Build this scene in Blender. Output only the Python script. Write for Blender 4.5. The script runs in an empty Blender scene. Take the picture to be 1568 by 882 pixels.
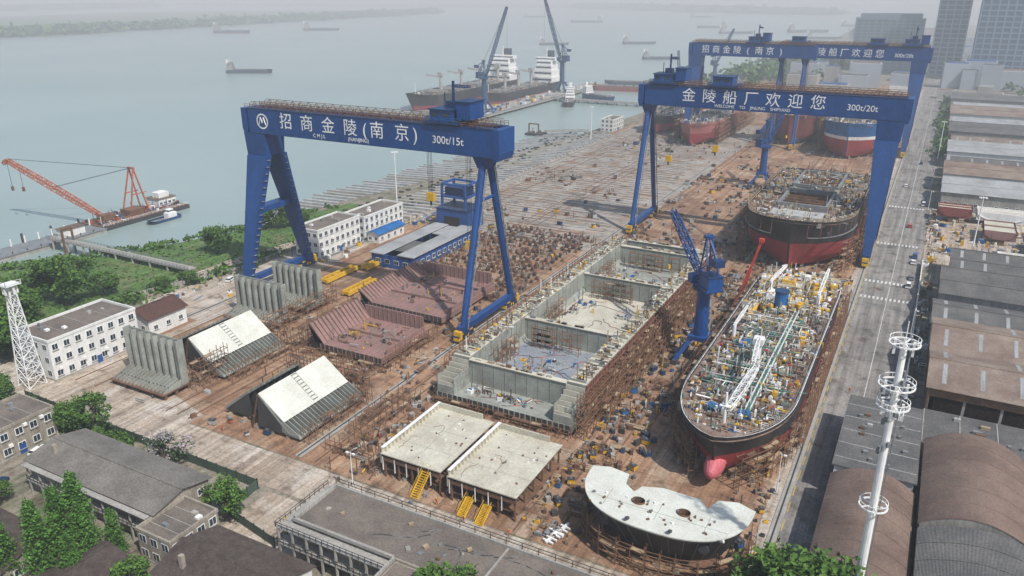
import bpy, math, random
from mathutils import Vector, Matrix
from mathutils.geometry import delaunay_2d_cdt
R = random.Random(7)
sc = bpy.context.scene
COL = sc.collection

# ------------------------------------------------------------------ materials
def M(name, col, rough=.75, var=.18, scale=.25, metal=0., col2=None, amt=.5, fine=2.5, bump=0., wave=None, wscale=1.5, wd=.15, streak=False):
    m = bpy.data.materials.new(name); m.use_nodes = True
    nt = m.node_tree; N = nt.nodes; L = nt.links
    b = N['Principled BSDF']
    b.inputs['Roughness'].default_value = rough
    b.inputs['Metallic'].default_value = metal
    g = N.new('ShaderNodeNewGeometry')
    mp = N.new('ShaderNodeMapping'); L.new(g.outputs['Position'], mp.inputs['Vector'])
    if streak: mp.inputs['Scale'].default_value = (1, 1, .25)
    n1 = N.new('ShaderNodeTexNoise'); n1.inputs['Scale'].default_value = scale; n1.inputs['Detail'].default_value = 6
    n1.inputs['Roughness'].default_value = .65
    n2 = N.new('ShaderNodeTexNoise'); n2.inputs['Scale'].default_value = fine; n2.inputs['Detail'].default_value = 3
    L.new(mp.outputs[0], n1.inputs['Vector']); L.new(mp.outputs[0], n2.inputs['Vector'])
    c2 = col2 if col2 else tuple(c*(1-var) for c in col)
    r = N.new('ShaderNodeValToRGB')
    r.color_ramp.elements[0].position = amt-.13; r.color_ramp.elements[1].position = amt+.13
    r.color_ramp.elements[0].color = (*c2, 1); r.color_ramp.elements[1].color = (*col, 1)
    L.new(n1.outputs['Fac'], r.inputs['Fac'])
    mr = N.new('ShaderNodeMapRange'); mr.inputs['From Min'].default_value = .3; mr.inputs['From Max'].default_value = .7
    mr.inputs['To Min'].default_value = 1-var; mr.inputs['To Max'].default_value = 1+var*.6
    L.new(n2.outputs['Fac'], mr.inputs['Value'])
    mx = N.new('ShaderNodeVectorMath'); mx.operation = 'SCALE'
    L.new(r.outputs['Color'], mx.inputs[0]); L.new(mr.outputs[0], mx.inputs['Scale'])
    L.new(mx.outputs[0], b.inputs['Base Color'])
    if wave:
        w = N.new('ShaderNodeTexWave'); w.bands_direction = wave; w.inputs['Scale'].default_value = wscale
        L.new(g.outputs['Position'], w.inputs['Vector'])
        bp = N.new('ShaderNodeBump'); bp.inputs['Distance'].default_value = wd; bp.inputs['Strength'].default_value = 1
        L.new(w.outputs['Fac'], bp.inputs['Height']); L.new(bp.outputs[0], b.inputs['Normal'])
    elif bump:
        bp = N.new('ShaderNodeBump'); bp.inputs['Distance'].default_value = bump
        L.new(n2.outputs['Fac'], bp.inputs['Height']); L.new(bp.outputs[0], b.inputs['Normal'])
    return m

def ground_mat(name, A, B, C, panel=(6, 6), lines=.6, along=True, stain=(.35, .30, .27)):
    m = bpy.data.materials.new(name); m.use_nodes = True
    nt = m.node_tree; N = nt.nodes; L = nt.links; b = N['Principled BSDF']; b.inputs['Roughness'].default_value = .9
    g = N.new('ShaderNodeNewGeometry')
    def noise(s, d=6, sc3=(1, 1, 1), ro=.62):
        mp = N.new('ShaderNodeMapping'); mp.inputs['Scale'].default_value = sc3
        L.new(g.outputs['Position'], mp.inputs['Vector'])
        n = N.new('ShaderNodeTexNoise'); n.inputs['Scale'].default_value = s; n.inputs['Detail'].default_value = d
        n.inputs['Roughness'].default_value = ro
        L.new(mp.outputs[0], n.inputs['Vector']); return n.outputs['Fac']
    def ramp(f, p0, p1, c0, c1):
        r = N.new('ShaderNodeValToRGB'); r.color_ramp.elements[0].position = p0; r.color_ramp.elements[1].position = p1
        r.color_ramp.elements[0].color = c0; r.color_ramp.elements[1].color = c1; L.new(f, r.inputs['Fac']); return r.outputs['Color']
    def mix(f, a, c, mode='MIX'):
        x = N.new('ShaderNodeMix'); x.data_type = 'RGBA'; x.blend_type = mode
        if isinstance(f, float): x.inputs[0].default_value = f
        else: L.new(f, x.inputs[0])
        for i, s in ((6, a), (7, c)):
            if isinstance(s, tuple): x.inputs[i].default_value = s
            else: L.new(s, x.inputs[i])
        return x.outputs[2]
    K = (0, 0, 0, 1); W = (1, 1, 1, 1)
    c = mix(ramp(noise(.035), .4, .62, K, W), (*A, 1), (*B, 1))
    c = mix(ramp(noise(.09, 8), .50, .64, K, W), c, (*C, 1))
    tr = (1, .03, 1) if along else (.05, 1, 1)
    c = mix(.7, c, ramp(noise(.7, 4, tr), .35, .65, (.48, .45, .42, 1), (1.25, 1.25, 1.25, 1)), 'MULTIPLY')
    c = mix(.85, c, ramp(noise(1.6, 5), .3, .7, (.6, .57, .54, 1), (1.3, 1.3, 1.3, 1)), 'MULTIPLY')
    c = mix(.85, c, ramp(noise(.22, 8), .32, .48, (*stain, 1), W), 'MULTIPLY')
    bk = N.new('ShaderNodeTexBrick'); bk.inputs['Scale'].default_value = 1; bk.offset = 0
    bk.inputs['Brick Width'].default_value = panel[0]; bk.inputs['Row Height'].default_value = panel[1]
    bk.inputs['Mortar Size'].default_value = .10; bk.inputs['Color1'].default_value = W
    bk.inputs['Color2'].default_value = (.82, .80, .78, 1); bk.inputs['Mortar'].default_value = (.42, .37, .33, 1)
    L.new(g.outputs['Position'], bk.inputs['Vector'])
    c = mix(lines, c, bk.outputs['Color'], 'MULTIPLY')
    L.new(c, b.inputs['Base Color'])
    return m

rust_yard = ground_mat('rusty_yard', (.335, .205, .125), (.22, .125, .075), (.37, .28, .20), (7, 12), .7)
pale_conc = ground_mat('pale_concrete', (.44, .39, .325), (.34, .275, .21), (.50, .46, .41), (5, 5), .5)
grey_slip = ground_mat('slipway_concrete', (.34, .32, .29), (.28, .25, .22), (.29, .20, .14), (40, 5), .5, False)
asphalt = ground_mat('road_asphalt', (.21, .20, .19), (.26, .25, .235), (.16, .155, .15), (30, 8), .3)
dirt = ground_mat('dirt_ground', (.20, .18, .14), (.26, .235, .19), (.12, .135, .075), (50, 50), .1)
grass = ground_mat('grass', (.06, .13, .025), (.09, .17, .04), (.13, .14, .06), (300, 300), .0)
blue = M('crane_blue_paint', (.005, .052, .20), .45, .25, .3, streak=True)
blue_d = M('dark_blue_paint', (.006, .032, .11), .5, .3, .5)
blue_l = M('bright_blue_paint', (.015, .12, .34), .5, .3)
blue_f = M('faded_blue_paint', (.015, .06, .15), .6, .3)
white = M('white_paint', (.74, .74, .72), .6, .15, .4, streak=True)
wallw = M('white_render_wall', (.66, .66, .63), .85, .15, .3, streak=True)
cream = M('cream_primer_steel', (.50, .48, .39), .7, .2, .18, col2=(.39, .36, .285))
palep = M('pale_primer', (.56, .57, .51), .7, .14, .2, col2=(.47, .47, .41))
greyg = M('grey_green_primer', (.29, .31, .275), .7, .2, .2, col2=(.20, .20, .175))
grey = M('grey_steel', (.20, .21, .215), .6, .3)
ltgrey = M('light_grey_steel', (.40, .40, .385), .6, .3)
dkgrey = M('dark_steel', (.05, .05, .052), .6, .3)
black = M('black_hull_paint', (.015, .017, .022), .55, .35, .15, col2=(.045, .038, .036), streak=True)
redh = M('red_antifouling', (.34, .035, .045), .6, .3, .15, col2=(.23, .045, .045), streak=True)
redm = M('dull_red_hull_paint', (.24, .055, .045), .7, .3, .15, col2=(.15, .055, .045), streak=True)
bulbm = M('pink_bulb_paint', (.55, .13, .15), .6, .2)
pink = M('red_oxide_primer', (.26, .145, .13), .75, .25, .2, col2=(.19, .12, .10))
pinkh = M('red_oxide_hull', (.42, .13, .13), .7, .25, .2, col2=(.3, .12, .11))
rust = M('rusty_steel', (.18, .092, .052), .9, .35, .4, col2=(.105, .058, .036))
deckc = M('weathered_deck', (.24, .175, .14), .9, .35, .4, col2=(.14, .09, .07))
rustp = M('scaffold_pipe', (.22, .115, .062), .8, .35, .6)
plank = M('scaffold_plank', (.36, .27, .17), .9, .3)
yellow = M('yellow_paint', (.65, .38, .02), .55, .25)
orange = M('orange_paint', (.42, .12, .06), .55, .25)
redp = M('red_paint', (.48, .045, .03), .5, .25)
greenp = M('green_paint', (.09, .24, .19), .6, .3)
glass = M('window_glass', (.03, .045, .06), .15, .3)
roofb = M('brown_corrugated_roof', (.29, .20, .155), .85, .25, .12, col2=(.19, .125, .095), wave='Y', wscale=1.6)
roofbe = M('beige_corrugated_roof', (.37, .295, .235), .85, .25, .12, col2=(.24, .165, .13), wave='X', wscale=1.6)
roofg = M('grey_corrugated_roof', (.12, .12, .118), .85, .3, .15, col2=(.19, .18, .17), wave='X', wscale=1.6)
rooflt = M('light_metal_roof', (.46, .47, .47), .6, .2, .1, col2=(.33, .33, .32), wave='X', wscale=1.2)
rooft = M('clay_tile_roof', (.11, .078, .063), .9, .35, .5, col2=(.17, .13, .11), wave='Y', wscale=2.5)
tar = M('bitumen_roof', (.105, .088, .075), .95, .3, .12, col2=(.17, .14, .115))
concw = M('concrete_wall', (.33, .315, .285), .9, .25, .2, streak=True)
brickw = M('old_plaster_wall', (.30, .265, .215), .9, .3, .2, streak=True)
wood = M('tree_bark', (.10, .075, .05), .95, .3)
bluew = M('blue_wall', (.018, .075, .26), .6, .2)
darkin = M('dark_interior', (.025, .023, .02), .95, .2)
linew = M('road_line_white', (.6, .6, .58), .8, .3)
liney = M('road_line_yellow', (.55, .38, .06), .8, .3)
hiviz = M('worker_overalls', (.45, .08, .03), .9, .2)
citym = M('city_tower_wall', (.32, .35, .39), .6, .15, .02)
cityg = M('city_tower_glass', (.04, .08, .14), .2, .2, .02)
def leafm(n, c, c2):
    m = M(n, c, .7, .35, .5, col2=c2, fine=1.2)
    m.node_tree.nodes['Principled BSDF'].inputs['Specular IOR Level'].default_value = .25
    return m
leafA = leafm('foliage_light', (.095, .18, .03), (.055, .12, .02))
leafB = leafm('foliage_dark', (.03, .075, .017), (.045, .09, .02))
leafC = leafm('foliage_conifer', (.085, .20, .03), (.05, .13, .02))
leafP = leafm('foliage_blossom', (.42, .34, .40), (.22, .22, .18))

# ------------------------------------------------------------------ mesh builder
class MB:
    def __init__(s): s.v = []; s.f = []; s.m = []; s.mats = []
    def mi(s, mat):
        if mat not in s.mats: s.mats.append(mat)
        return s.mats.index(mat)
    def face(s, pts, mat):
        n = len(s.v); s.v += [tuple(p) for p in pts]; s.f.append(tuple(range(n, n+len(pts)))); s.m.append(s.mi(mat))
    def hexa(s, p, mat):
        n = len(s.v); s.v += [tuple(q) for q in p]; k = s.mi(mat)
        for f in ((0, 3, 2, 1), (4, 5, 6, 7), (0, 1, 5, 4), (1, 2, 6, 5), (2, 3, 7, 6), (3, 0, 4, 7)):
            s.f.append(tuple(n+i for i in f)); s.m.append(k)
    def box(s, x0, x1, y0, y1, z0, z1, mat):
        s.hexa([(x0, y0, z0), (x1, y0, z0), (x1, y1, z0), (x0, y1, z0), (x0, y0, z1), (x1, y0, z1), (x1, y1, z1), (x0, y1, z1)], mat)
    def ob(s, cx, cy, z0, sx, sy, sz, a, mat):
        c, q = math.cos(a), math.sin(a); P = []
        for z in (z0, z0+sz):
            for dx, dy in ((-.5, -.5), (.5, -.5), (.5, .5), (-.5, .5)):
                x = dx*sx; y = dy*sy; P.append((cx+x*c-y*q, cy+x*q+y*c, z))
        s.hexa(P, mat)
    def frust(s, c0, s0, z0, c1, s1, z1, mat):
        P = []
        for c, sz, z in ((c0, s0, z0), (c1, s1, z1)):
            for dx, dy in ((-.5, -.5), (.5, -.5), (.5, .5), (-.5, .5)):
                P.append((c[0]+dx*sz[0], c[1]+dy*sz[1], z))
        s.hexa(P, mat)
    def beam(s, a, b, w, mat, h=None):
        a = Vector(a); b = Vector(b); d = b-a
        if d.length < 1e-4: return
        up = Vector((0, 0, 1)) if abs(d.normalized().z) < .95 else Vector((1, 0, 0))
        x = d.cross(up).normalized()*(w/2); y = d.cross(x).normalized()*((h or w)/2)
        n = len(s.v); k = s.mi(mat)
        for p in (a, b):
            for o in (-x-y, x-y, x+y, -x+y): s.v.append(tuple(p+o))
        for i in range(4):
            j = (i+1) % 4; s.f.append((n+i, n+j, n+4+j, n+4+i)); s.m.append(k)
        if w > .3: s.f.append((n+3, n+2, n+1, n)); s.m.append(k); s.f.append((n+4, n+5, n+6, n+7)); s.m.append(k)
    def tube(s, a, b, r, mat, n=8, r2=None, cap=True):
        a = Vector(a); b = Vector(b); d = (b-a).normalized(); r2 = r if r2 is None else r2
        up = Vector((0, 0, 1)) if abs(d.z) < .95 else Vector((1, 0, 0))
        x = d.cross(up).normalized(); y = d.cross(x); k0 = len(s.v); k = s.mi(mat)
        for p, q in ((a, r), (b, r2)):
            for i in range(n):
                t = 2*math.pi*i/n; s.v.append(tuple(p+(x*math.cos(t)+y*math.sin(t))*q))
        for i in range(n):
            j = (i+1) % n; s.f.append((k0+i, k0+j, k0+n+j, k0+n+i)); s.m.append(k)
        if cap:
            s.f.append(tuple(k0+i for i in range(n))[::-1]); s.m.append(k); s.f.append(tuple(k0+n+i for i in range(n))); s.m.append(k)
    def truss(s, a, b, w, h, n, mat, t=.25):
        a = Vector(a); b = Vector(b); d = b-a
        up = Vector((0, 0, 1)) if abs(d.normalized().z) < .97 else Vector((1, 0, 0))
        x = d.cross(up).normalized()*(w/2); y = x.cross(d).normalized()*(h/2)
        C = [(-x-y), (x-y), (x+y), (-x+y)]
        def pt(i, k):
            f = i/n; tap = 1-.35*abs(2*f-1)**2
            return a+d*f+C[k]*tap
        for i in range(n):
            for k in range(4):
                s.beam(pt(i, k), pt(i+1, k), t, mat)
                s.beam(pt(i, k), pt(i, (k+1) % 4), t*.7, mat)
                s.beam(pt(i, k) if i % 2 else pt(i, (k+1) % 4), pt(i+1, (k+1) % 4) if i % 2 else pt(i+1, k), t*.7, mat)
    def rail(s, a, b, mat, h=1.1, step=2.5, t=.09, levels=2):
        a = Vector(a); b = Vector(b); n = max(1, int((b-a).length/step)); u = Vector((0, 0, h))
        for i in range(n+1): p = a+(b-a)*i/n; s.beam(p, p+u, t, mat)
        for l in range(1, levels+1): s.beam(a+u*l/levels, b+u*l/levels, t, mat)
    def make(s, name, parent=None):
        me = bpy.data.meshes.new(name); me.from_pydata(s.v, [], s.f)
        for m in s.mats: me.materials.append(m)
        me.polygons.foreach_set('material_index', s.m)
        me.update()
        o = bpy.data.objects.new(name, me); COL.objects.link(o)
        if parent: o.parent = parent
        return o

# ------------------------------------------------------------------ terrain, water
shore = [(-3000, -340), (60, -335), (150, -318), (185, -288), (245, -266), (300, -262), (380, -246), (500, -236), (560, -232), (700, -229), (1200, -190), (2300, -240), (3200, 200), (4200, 3000), (9000, 9000)]
mb = MB()
cols = lambda x: [(-20000, -9), (x-14, -9), (x-8, -5), (x, -1.2), (x+4, -.06), (x+12000, -.06)]
for y, x in shore:
    for cx, cz in cols(x): mb.v.append((cx, y, cz))
k = mb.mi(dirt)
for i in range(len(shore)-1):
    for j in range(5):
        a = i*6+j; mb.f.append((a, a+1, a+7, a+6)); mb.m.append(k)
mb.make('ground')
wm = bpy.data.materials.new('river_water'); wm.use_nodes = True
N = wm.node_tree.nodes; L = wm.node_tree.links; b = N['Principled BSDF']
b.inputs['Roughness'].default_value = .3
g = N.new('ShaderNodeNewGeometry'); n1 = N.new('ShaderNodeTexNoise'); n1.inputs['Scale'].default_value = .006; n1.inputs['Detail'].default_value = 7
L.new(g.outputs['Position'], n1.inputs['Vector'])
r = N.new('ShaderNodeValToRGB'); r.color_ramp.elements[0].position = .35; r.color_ramp.elements[1].position = .7
r.color_ramp.elements[0].color = (.20, .265, .25, 1); r.color_ramp.elements[1].color = (.245, .305, .285, 1)
L.new(n1.outputs['Fac'], r.inputs['Fac']); L.new(r.outputs[0], b.inputs['Base Color'])
n2 = N.new('ShaderNodeTexNoise'); n2.inputs['Scale'].default_value = .35; n2.inputs['Detail'].default_value = 4
L.new(g.outputs['Position'], n2.inputs['Vector'])
bp = N.new('ShaderNodeBump'); bp.inputs['Distance'].default_value = .25; bp.inputs['Strength'].default_value = .5
L.new(n2.outputs['Fac'], bp.inputs['Height']); L.new(bp.outputs[0], b.inputs['Normal'])
mb = MB(); mb.face([(-20000, -3000, -2.5), (9000, -3000, -2.5), (9000, 16000, -2.5), (-20000, 16000, -2.5)], wm); mb.make('river_water')

def sheet(name, pts, z, mat):
    mb = MB(); mb.face([(x, y, z) for x, y in pts], mat); return mb.make(name)
def rect(name, x0, x1, y0, y1, z, mat): return sheet(name, [(x0, y0), (x1, y0), (x1, y1), (x0, y1)], z, mat)
rect('yard_ground', -212, -17, 112, 1000, .02, rust_yard)
rect('slipway_concrete_apron', -209, -112, 285, 640, .04, grey_slip)
sheet('concrete_plaza', [(-240, 101), (-150, 101), (-150, 116), (-195, 128), (-197, 200), (-206, 300), (-222, 300), (-238, 205), (-236, 160), (-200, 158), (-200, 112), (-240, 108)], .05, pale_conc)
rect('service_road', -238, -17, 101, 111.5, .03, pale_conc)
sheet('grass_bank', [(-312, 40), (-236, 40), (-234, 125), (-232, 205), (-226, 235), (-224, 300), (-252, 300), (-262, 245), (-284, 187), (-311, 152)], .02, grass)
rect('concrete_patch', -112, -88, 86, 100, .06, pale_conc)
rect('shipyard_road', -15.5, 4.5, 60, 1100, .03, asphalt)
rect('sidewalk', -17.5, -15.5, 105, 1000, .10, pale_conc)
mb = MB()
y = 112
while y < 700:
    mb.box(-13.4, -13.2, y, y+4, .035, .045, liney); y += 6.5
mb.box(-4.4, -4.22, 190, 1000, .035, .045, linew)
for yy in (282, 300, 352, 420):
    for i in range(12): mb.box(-13+i*1.35, -12.3+i*1.35, yy, yy+2.6, .035, .046, linew)
mb.make('road_markings')
mb = MB()
for x in (-205, -116, -14.5):
    mb.box(x-.9, x+.9, 113, 900, .04, .14, concw); mb.box(x-.12, x+.12, 113, 900, .14, .32, dkgrey)
for x in (-60, -56, -52, -108, -111, -196, -188, -160, -156, -152):
    mb.box(x-.12, x+.12, 113, 640, .04, .22, rust)
mb.make('crane_rails')
mb = MB(); y = 288
while y < 560:
    x0 = -200+R.uniform(-6, 6); x1 = -122+R.uniform(-8, 2)
    while x0 < x1-8:
        l = R.uniform(12, 40); mb.box(x0, min(x1, x0+l), y, y+.3, .05, .22, rust if R.random() < .6 else grey); x0 += l+R.uniform(1, 8)
    y += R.uniform(3.6, 5.2)
mb.make('slipway_cross_tracks')
mb = MB(); y = 268
while y < 545:
    l = R.uniform(-4, 4); xs = -208
    mb.hexa([(-290+l+(y-268)*.11, y, -3.4), (xs, y, .1), (xs, y+1.7, .1), (-290+l+(y-268)*.11, y+1.7, -3.4), (-290+l+(y-268)*.11, y, -1.8), (xs, y, 1.1), (xs, y+1.7, 1.1), (-290+l+(y-268)*.11, y+1.7, -1.8)], ltgrey if R.random() < .8 else concw)
    for q in range(3):
        xx = R.uniform(-245, -212); mb.ob(xx, y+3, .1, 2.5, 1, .6, R.uniform(0, 3), dkgrey)
    y += 5.4
mb.make('launching_slipway_ribs')
sheet('slipway_bank', [(-248, 262), (-206, 262), (-206, 560), (-226, 560), (-230, 500), (-238, 380)], .015, dirt)

# ------------------------------------------------------------------ gantry cranes
def text(s, x, y, z, size, parent, mat=white):
    cu = bpy.data.curves.new('lettering', 'FONT'); cu.body = s; cu.size = size; cu.align_x = 'CENTER'; cu.align_y = 'CENTER'
    cu.extrude = .02; cu.offset = .0
    cu.materials.append(mat)
    o = bpy.data.objects.new('lettering', cu); COL.objects.link(o); o.location = (x, y, z); o.rotation_euler = (math.pi/2, 0, 0)
    o.parent = parent; return o
def gantry(xl, xr, yc, rigid, trol, texts, zt=62.5, zb=54.5, name='gantry_crane', hooks=()):
    mb = MB()
    yf = yc-4.6
    for y in (yf, yc+2.4):
        mb.box(xl+3, xr-1, y, y+2.2, zb, zt, blue)
        mb.box(xl+3, xr-1, y-.15, y+2.35, zt, zt+.25, blue_d); mb.box(xl+3, xr-1, y-.1, y+2.3, zb-.2, zb, blue_d)
        mb.rail((xl+2, y-.1, zt+.25), (xr-1, y-.1, zt+.25), rustp, 1.3, 2.6, .12)
        mb.rail((xl+2, y+2.3, zt+.25), (xr-1, y+2.3, zt+.25), rustp, 1.3, 2.6, .12)
        n = int((xr-xl-6)/3.5)
        for i in range(n):
            a = xl+4+i*3.5
            mb.beam((a, y+1.1, zt+.3), (a+1.75, y+1.1, zt+2.3), .13, rustp); mb.beam((a+1.75, y+1.1, zt+2.3), (a+3.5, y+1.1, zt+.3), .13, rustp)
        mb.beam((xl+4, y+1.1, zt+2.3), (xr-2, y+1.1, zt+2.3), .16, rustp)
    for x in (xl+.2, xr-1.2):
        mb.frust((x+1, yc), (2.4, 9.4), zb+1.0, (x+1, yc), (2.4, 9.4), zt+.1, blue)
        mb.frust((x+1, yc), (1.2, 9.2), zb-1, (x+1, yc), (2.3, 9.3), zb+1.0, blue)
    x = xl+8
    while x < xr-3: mb.box(x, x+.08, yf-.03, yf, zb, zt, blue_d); x += 8.9
    fl = -1 if rigid == 'L' else 1
    xg = xl+5 if rigid == 'L' else xr-5.5
    xf = xr-6 if rigid == 'L' else xl+4
    mb.frust((xg, yc), (8.6, 8.8), zb-8, (xg, yc), (9.6, 9.2), zb-.2, blue)
    for s in (-1, 1):
        mb.frust((xg, yc+s*15.5), (2.8, 2.6), 3, (xg-fl*.3, yc+s*3.6), (8.4, 3.2), zb-7.9, blue)
        mb.box(xg-1.2, xg+1.2, yc+s*15.5-1.2, yc+s*15.5+1.2, 2, 3.1, blue_d)
        for k in range(18):
            z = 6+k*2.3; f = (z-3)/(zb-11); yy = yc+s*(15.5-11.9*f)
            mb.box(xg+fl*(-1.6-3*f)-.5, xg+fl*(-1.6-3*f)+.5, yy-.6, yy+.6, z, z+.12, grey)
    mb.box(xg-2.2, xg+2.2, yc-8, yc+8, 27, 29, blue)
    mb.frust((xf, yc), (3.2, 5), zb-4, (xf, yc), (4.6, 8.6), zb-.2, blue)
    for s in (-1, 1):
        mb.tube((xf, yc+s*2.2, zb-3), (xf, yc+s*15.5, 3), 1.15, blue, 12, 1.0)
        mb.box(xf-1.2, xf+1.2, yc+s*15.5-1.2, yc+s*15.5+1.2, 2, 3.3, blue_d)
        mb.tube((xf+1.7, yc+s*2.4, zb-4), (xf+1.7, yc+s*15.3, 4), .18, grey, 6)
    mb.tube((xf, yc-5.5, 41), (xf, yc+5.5, 41), .5, blue, 8)
    for x in (xg, xf):
        mb.box(x-1, x+1, yc-17.5, yc+17.5, 3.1, 5.0, blue)
        for s in (-1, 1):
            for q in range(2):
                y = yc+s*(12.2+q*5)
                mb.box(x-.95, x+.95, y-2.1, y+2.1, 1.2, 2.6, blue_d)
                mb.box(x-1.0, x+1.0, y-.9, y+.9, 2.6, 3.1, yellow)
                mb.box(x-1.02, x+1.02, y-2.12, y-1.5, 1.1, 2.2, yellow); mb.box(x-1.02, x+1.02, y+1.5, y+2.12, 1.1, 2.2, yellow)
                for w in (-1.3, 0, 1.3): mb.tube((x-.5, y+w, .75), (x+.5, y+w, .75), .5, dkgrey, 10)
            mb.box(x-1.2, x+1.2, yc+s*18.3-.6, yc+s*18.3+.6, 1.4, 4, yellow)
    for (tx, big) in trol:
        z = zt+.6
        mb.box(tx-6, tx+6, yc-5.4, yc+5.4, z, z+.8, blue_d)
        mb.box(tx-4.5, tx+3.5, yc-4.8, yc+3.5, z+.8, z+4.0, blue)
        mb.box(tx-4.9, tx+3.9, yc-5.2, yc+3.9, z+4, z+4.3, blue_d)
        mb.box(tx-3.6, tx-1.6, yc-4.86, yc-4.8, z+2, z+3.2, glass); mb.box(tx+.2, tx+2.2, yc-4.86, yc-4.8, z+2, z+3.2, glass)
        mb.rail((tx-6, yc-5.4, z+.8), (tx+6, yc-5.4, z+.8), blue_l, 1.1, 2, .1)
        mb.rail((tx+6, yc-5.4, z+.8), (tx+6, yc+5.4, z+.8), blue_l, 1.1, 2, .1)
        if big:
            mb.box(tx+4.4, tx+9, yc-4, yc+4, z+1.5, z+6.5, blue); mb.box(tx+4.1, tx+9.3, yc-4.3, yc+4.3, z+6.5, z+6.8, blue_d)
            mb.box(tx-1, tx+2, yc-1, yc+2, z+4.3, z+6.2, blue_d)
            mb.beam((tx+1, yc, z+4.3), (tx+1, yc, z+12), .6, blue_d); mb.truss((tx+1, yc, z+10.5), (tx+1.5, yc+9, z+9.5), .8, .8, 5, blue_d, .2)
            mb.beam((tx-2, yc, z+4.3), (tx-2, yc, z+8.5), .25, blue_d)
    for hx, hz in hooks:
        for dx in (-.8, -.3, .3, .8): mb.beam((hx+dx, yc-.5, hz+2.5), (hx+dx, yc-.5, zb+2), .09, dkgrey)
        mb.box(hx-1.3, hx+1.3, yc-1.1, yc+.1, hz, hz+2.6, yellow); mb.tube((hx, yc-.5, hz-1.6), (hx, yc-.5, hz), .35, dkgrey)
    o = mb.make(name)
    for t in texts: text(t[0], t[1], yf-.06, t[2], t[3], o)
    return o
t1 = [('招', -190, 59, 5.6), ('商', -181, 59, 5.6), ('金', -172, 59, 5.6), ('陵', -163, 59, 5.6), ('(', -157.3, 59, 5.6), ('南', -152.5, 59, 5.6), ('京', -143, 59, 5.6), (')', -138, 59, 5.6),
      ('C M J L', -176, 55.6, 1.7), ('(NANJING)', -160, 55.6, 1.7), ('300t/15t', -126.5, 58.2, 3.2)]
g1 = gantry(-210, -110, 201, 'L', [(-128, True)], t1, hooks=((-136, 38), (-122, 24)))
mb = MB()
for i in range(24):
    a = 2*math.pi*i/24; c = 2*math.pi*(i+1)/24
    P = lambda r, t: (-200.5+r*math.cos(t), 196.3, 58.6+r*math.sin(t))
    mb.face([P(2.6, a), P(2.6, c), P(2.1, c), P(2.1, a)], white)
for p, q in (((-202, 57.4), (-201.2, 60)), ((-201.2, 60), (-200.5, 58)), ((-200.5, 58), (-199.8, 60)), ((-199.8, 60), (-199, 57.4))): mb.beam((p[0], 196.28, p[1]), (q[0], 196.28, q[1]), .45, white, .05)
mb.make('logo', g1)
def ch2(x0, x1, z, s):
    c = '金陵船厂欢迎您'; return [(c[i], x0+(x1-x0)*i/6, z, s) for i in range(7)]
g2 = gantry(-114, -9, 333, 'R', [(-103, True), (-78, False)], ch2(-92, -41, 59, 5.9)+[('WELCOME    TO    JINLING    SHIPYARD', -66, 55.6, 1.7), ('300t/20t', -25, 58.2, 3.2)], hooks=((-80, 36), (-100, 30)))
c1 = '招商金陵(南京)'
gantry(-160, -76, 566, 'L', [(-115, True)], [(c1[i], -148+i*7.2, 61.8, 5.4) for i in range(8)], 66, 58, hooks=((-118, 30),))
gantry(-102, -9, 572, 'R', [(-88, False), (-40, False), (-20, True)], ch2(-80, -38, 62, 5.4)+[('300t/20t', -24, 61.5, 3.2)], 66.5, 58.5, hooks=((-60, 35),))

# ------------------------------------------------------------------ scaffolding
def scaffold(name, pts, h, bay=2.4, lev=2.0, dep=1.5, w=.13, side=1, miss=.12, mb=None, z0=0):
    own = mb is None; mb = mb or MB()
    for (ax, ay), (bx, by) in zip(pts[:-1], pts[1:]):
        a = Vector((ax, ay, z0)); b = Vector((bx, by, z0)); d = b-a; n = max(1, int(d.length/bay)); u = d.normalized()
        nn = Vector((-u.y, u.x, 0))*side*dep; L_ = max(1, int(h/lev))
        for i in range(n+1):
            p = a+d*i/n; top = h+R.uniform(-.8, 1.4)
            for o in (Vector((0, 0, 0)), nn):
                mb.beam(p+o, p+o+Vector((R.uniform(-.1, .1), 0, top)), w, rustp)
            for l in range(1, L_+1):
                z = Vector((0, 0, l*lev))
                if R.random() > miss: mb.beam(p+z, p+nn+z, w, rustp)
                if i < n:
                    q = a+d*(i+1)/n
                    if R.random() > miss: mb.beam(p+z, q+z, w, rustp)
                    if R.random() > miss: mb.beam(p+nn+z, q+nn+z, w, rustp)
                    if R.random() < .35: mb.beam(p+nn*.5+z, q+nn*.5+z, .9, plank if R.random() < .45 else rust, .08)
                    if R.random() < .2: mb.beam(p+nn+z, q+nn+z-Vector((0, 0, lev)), w, rustp)
    if own: return mb.make(name)

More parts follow.
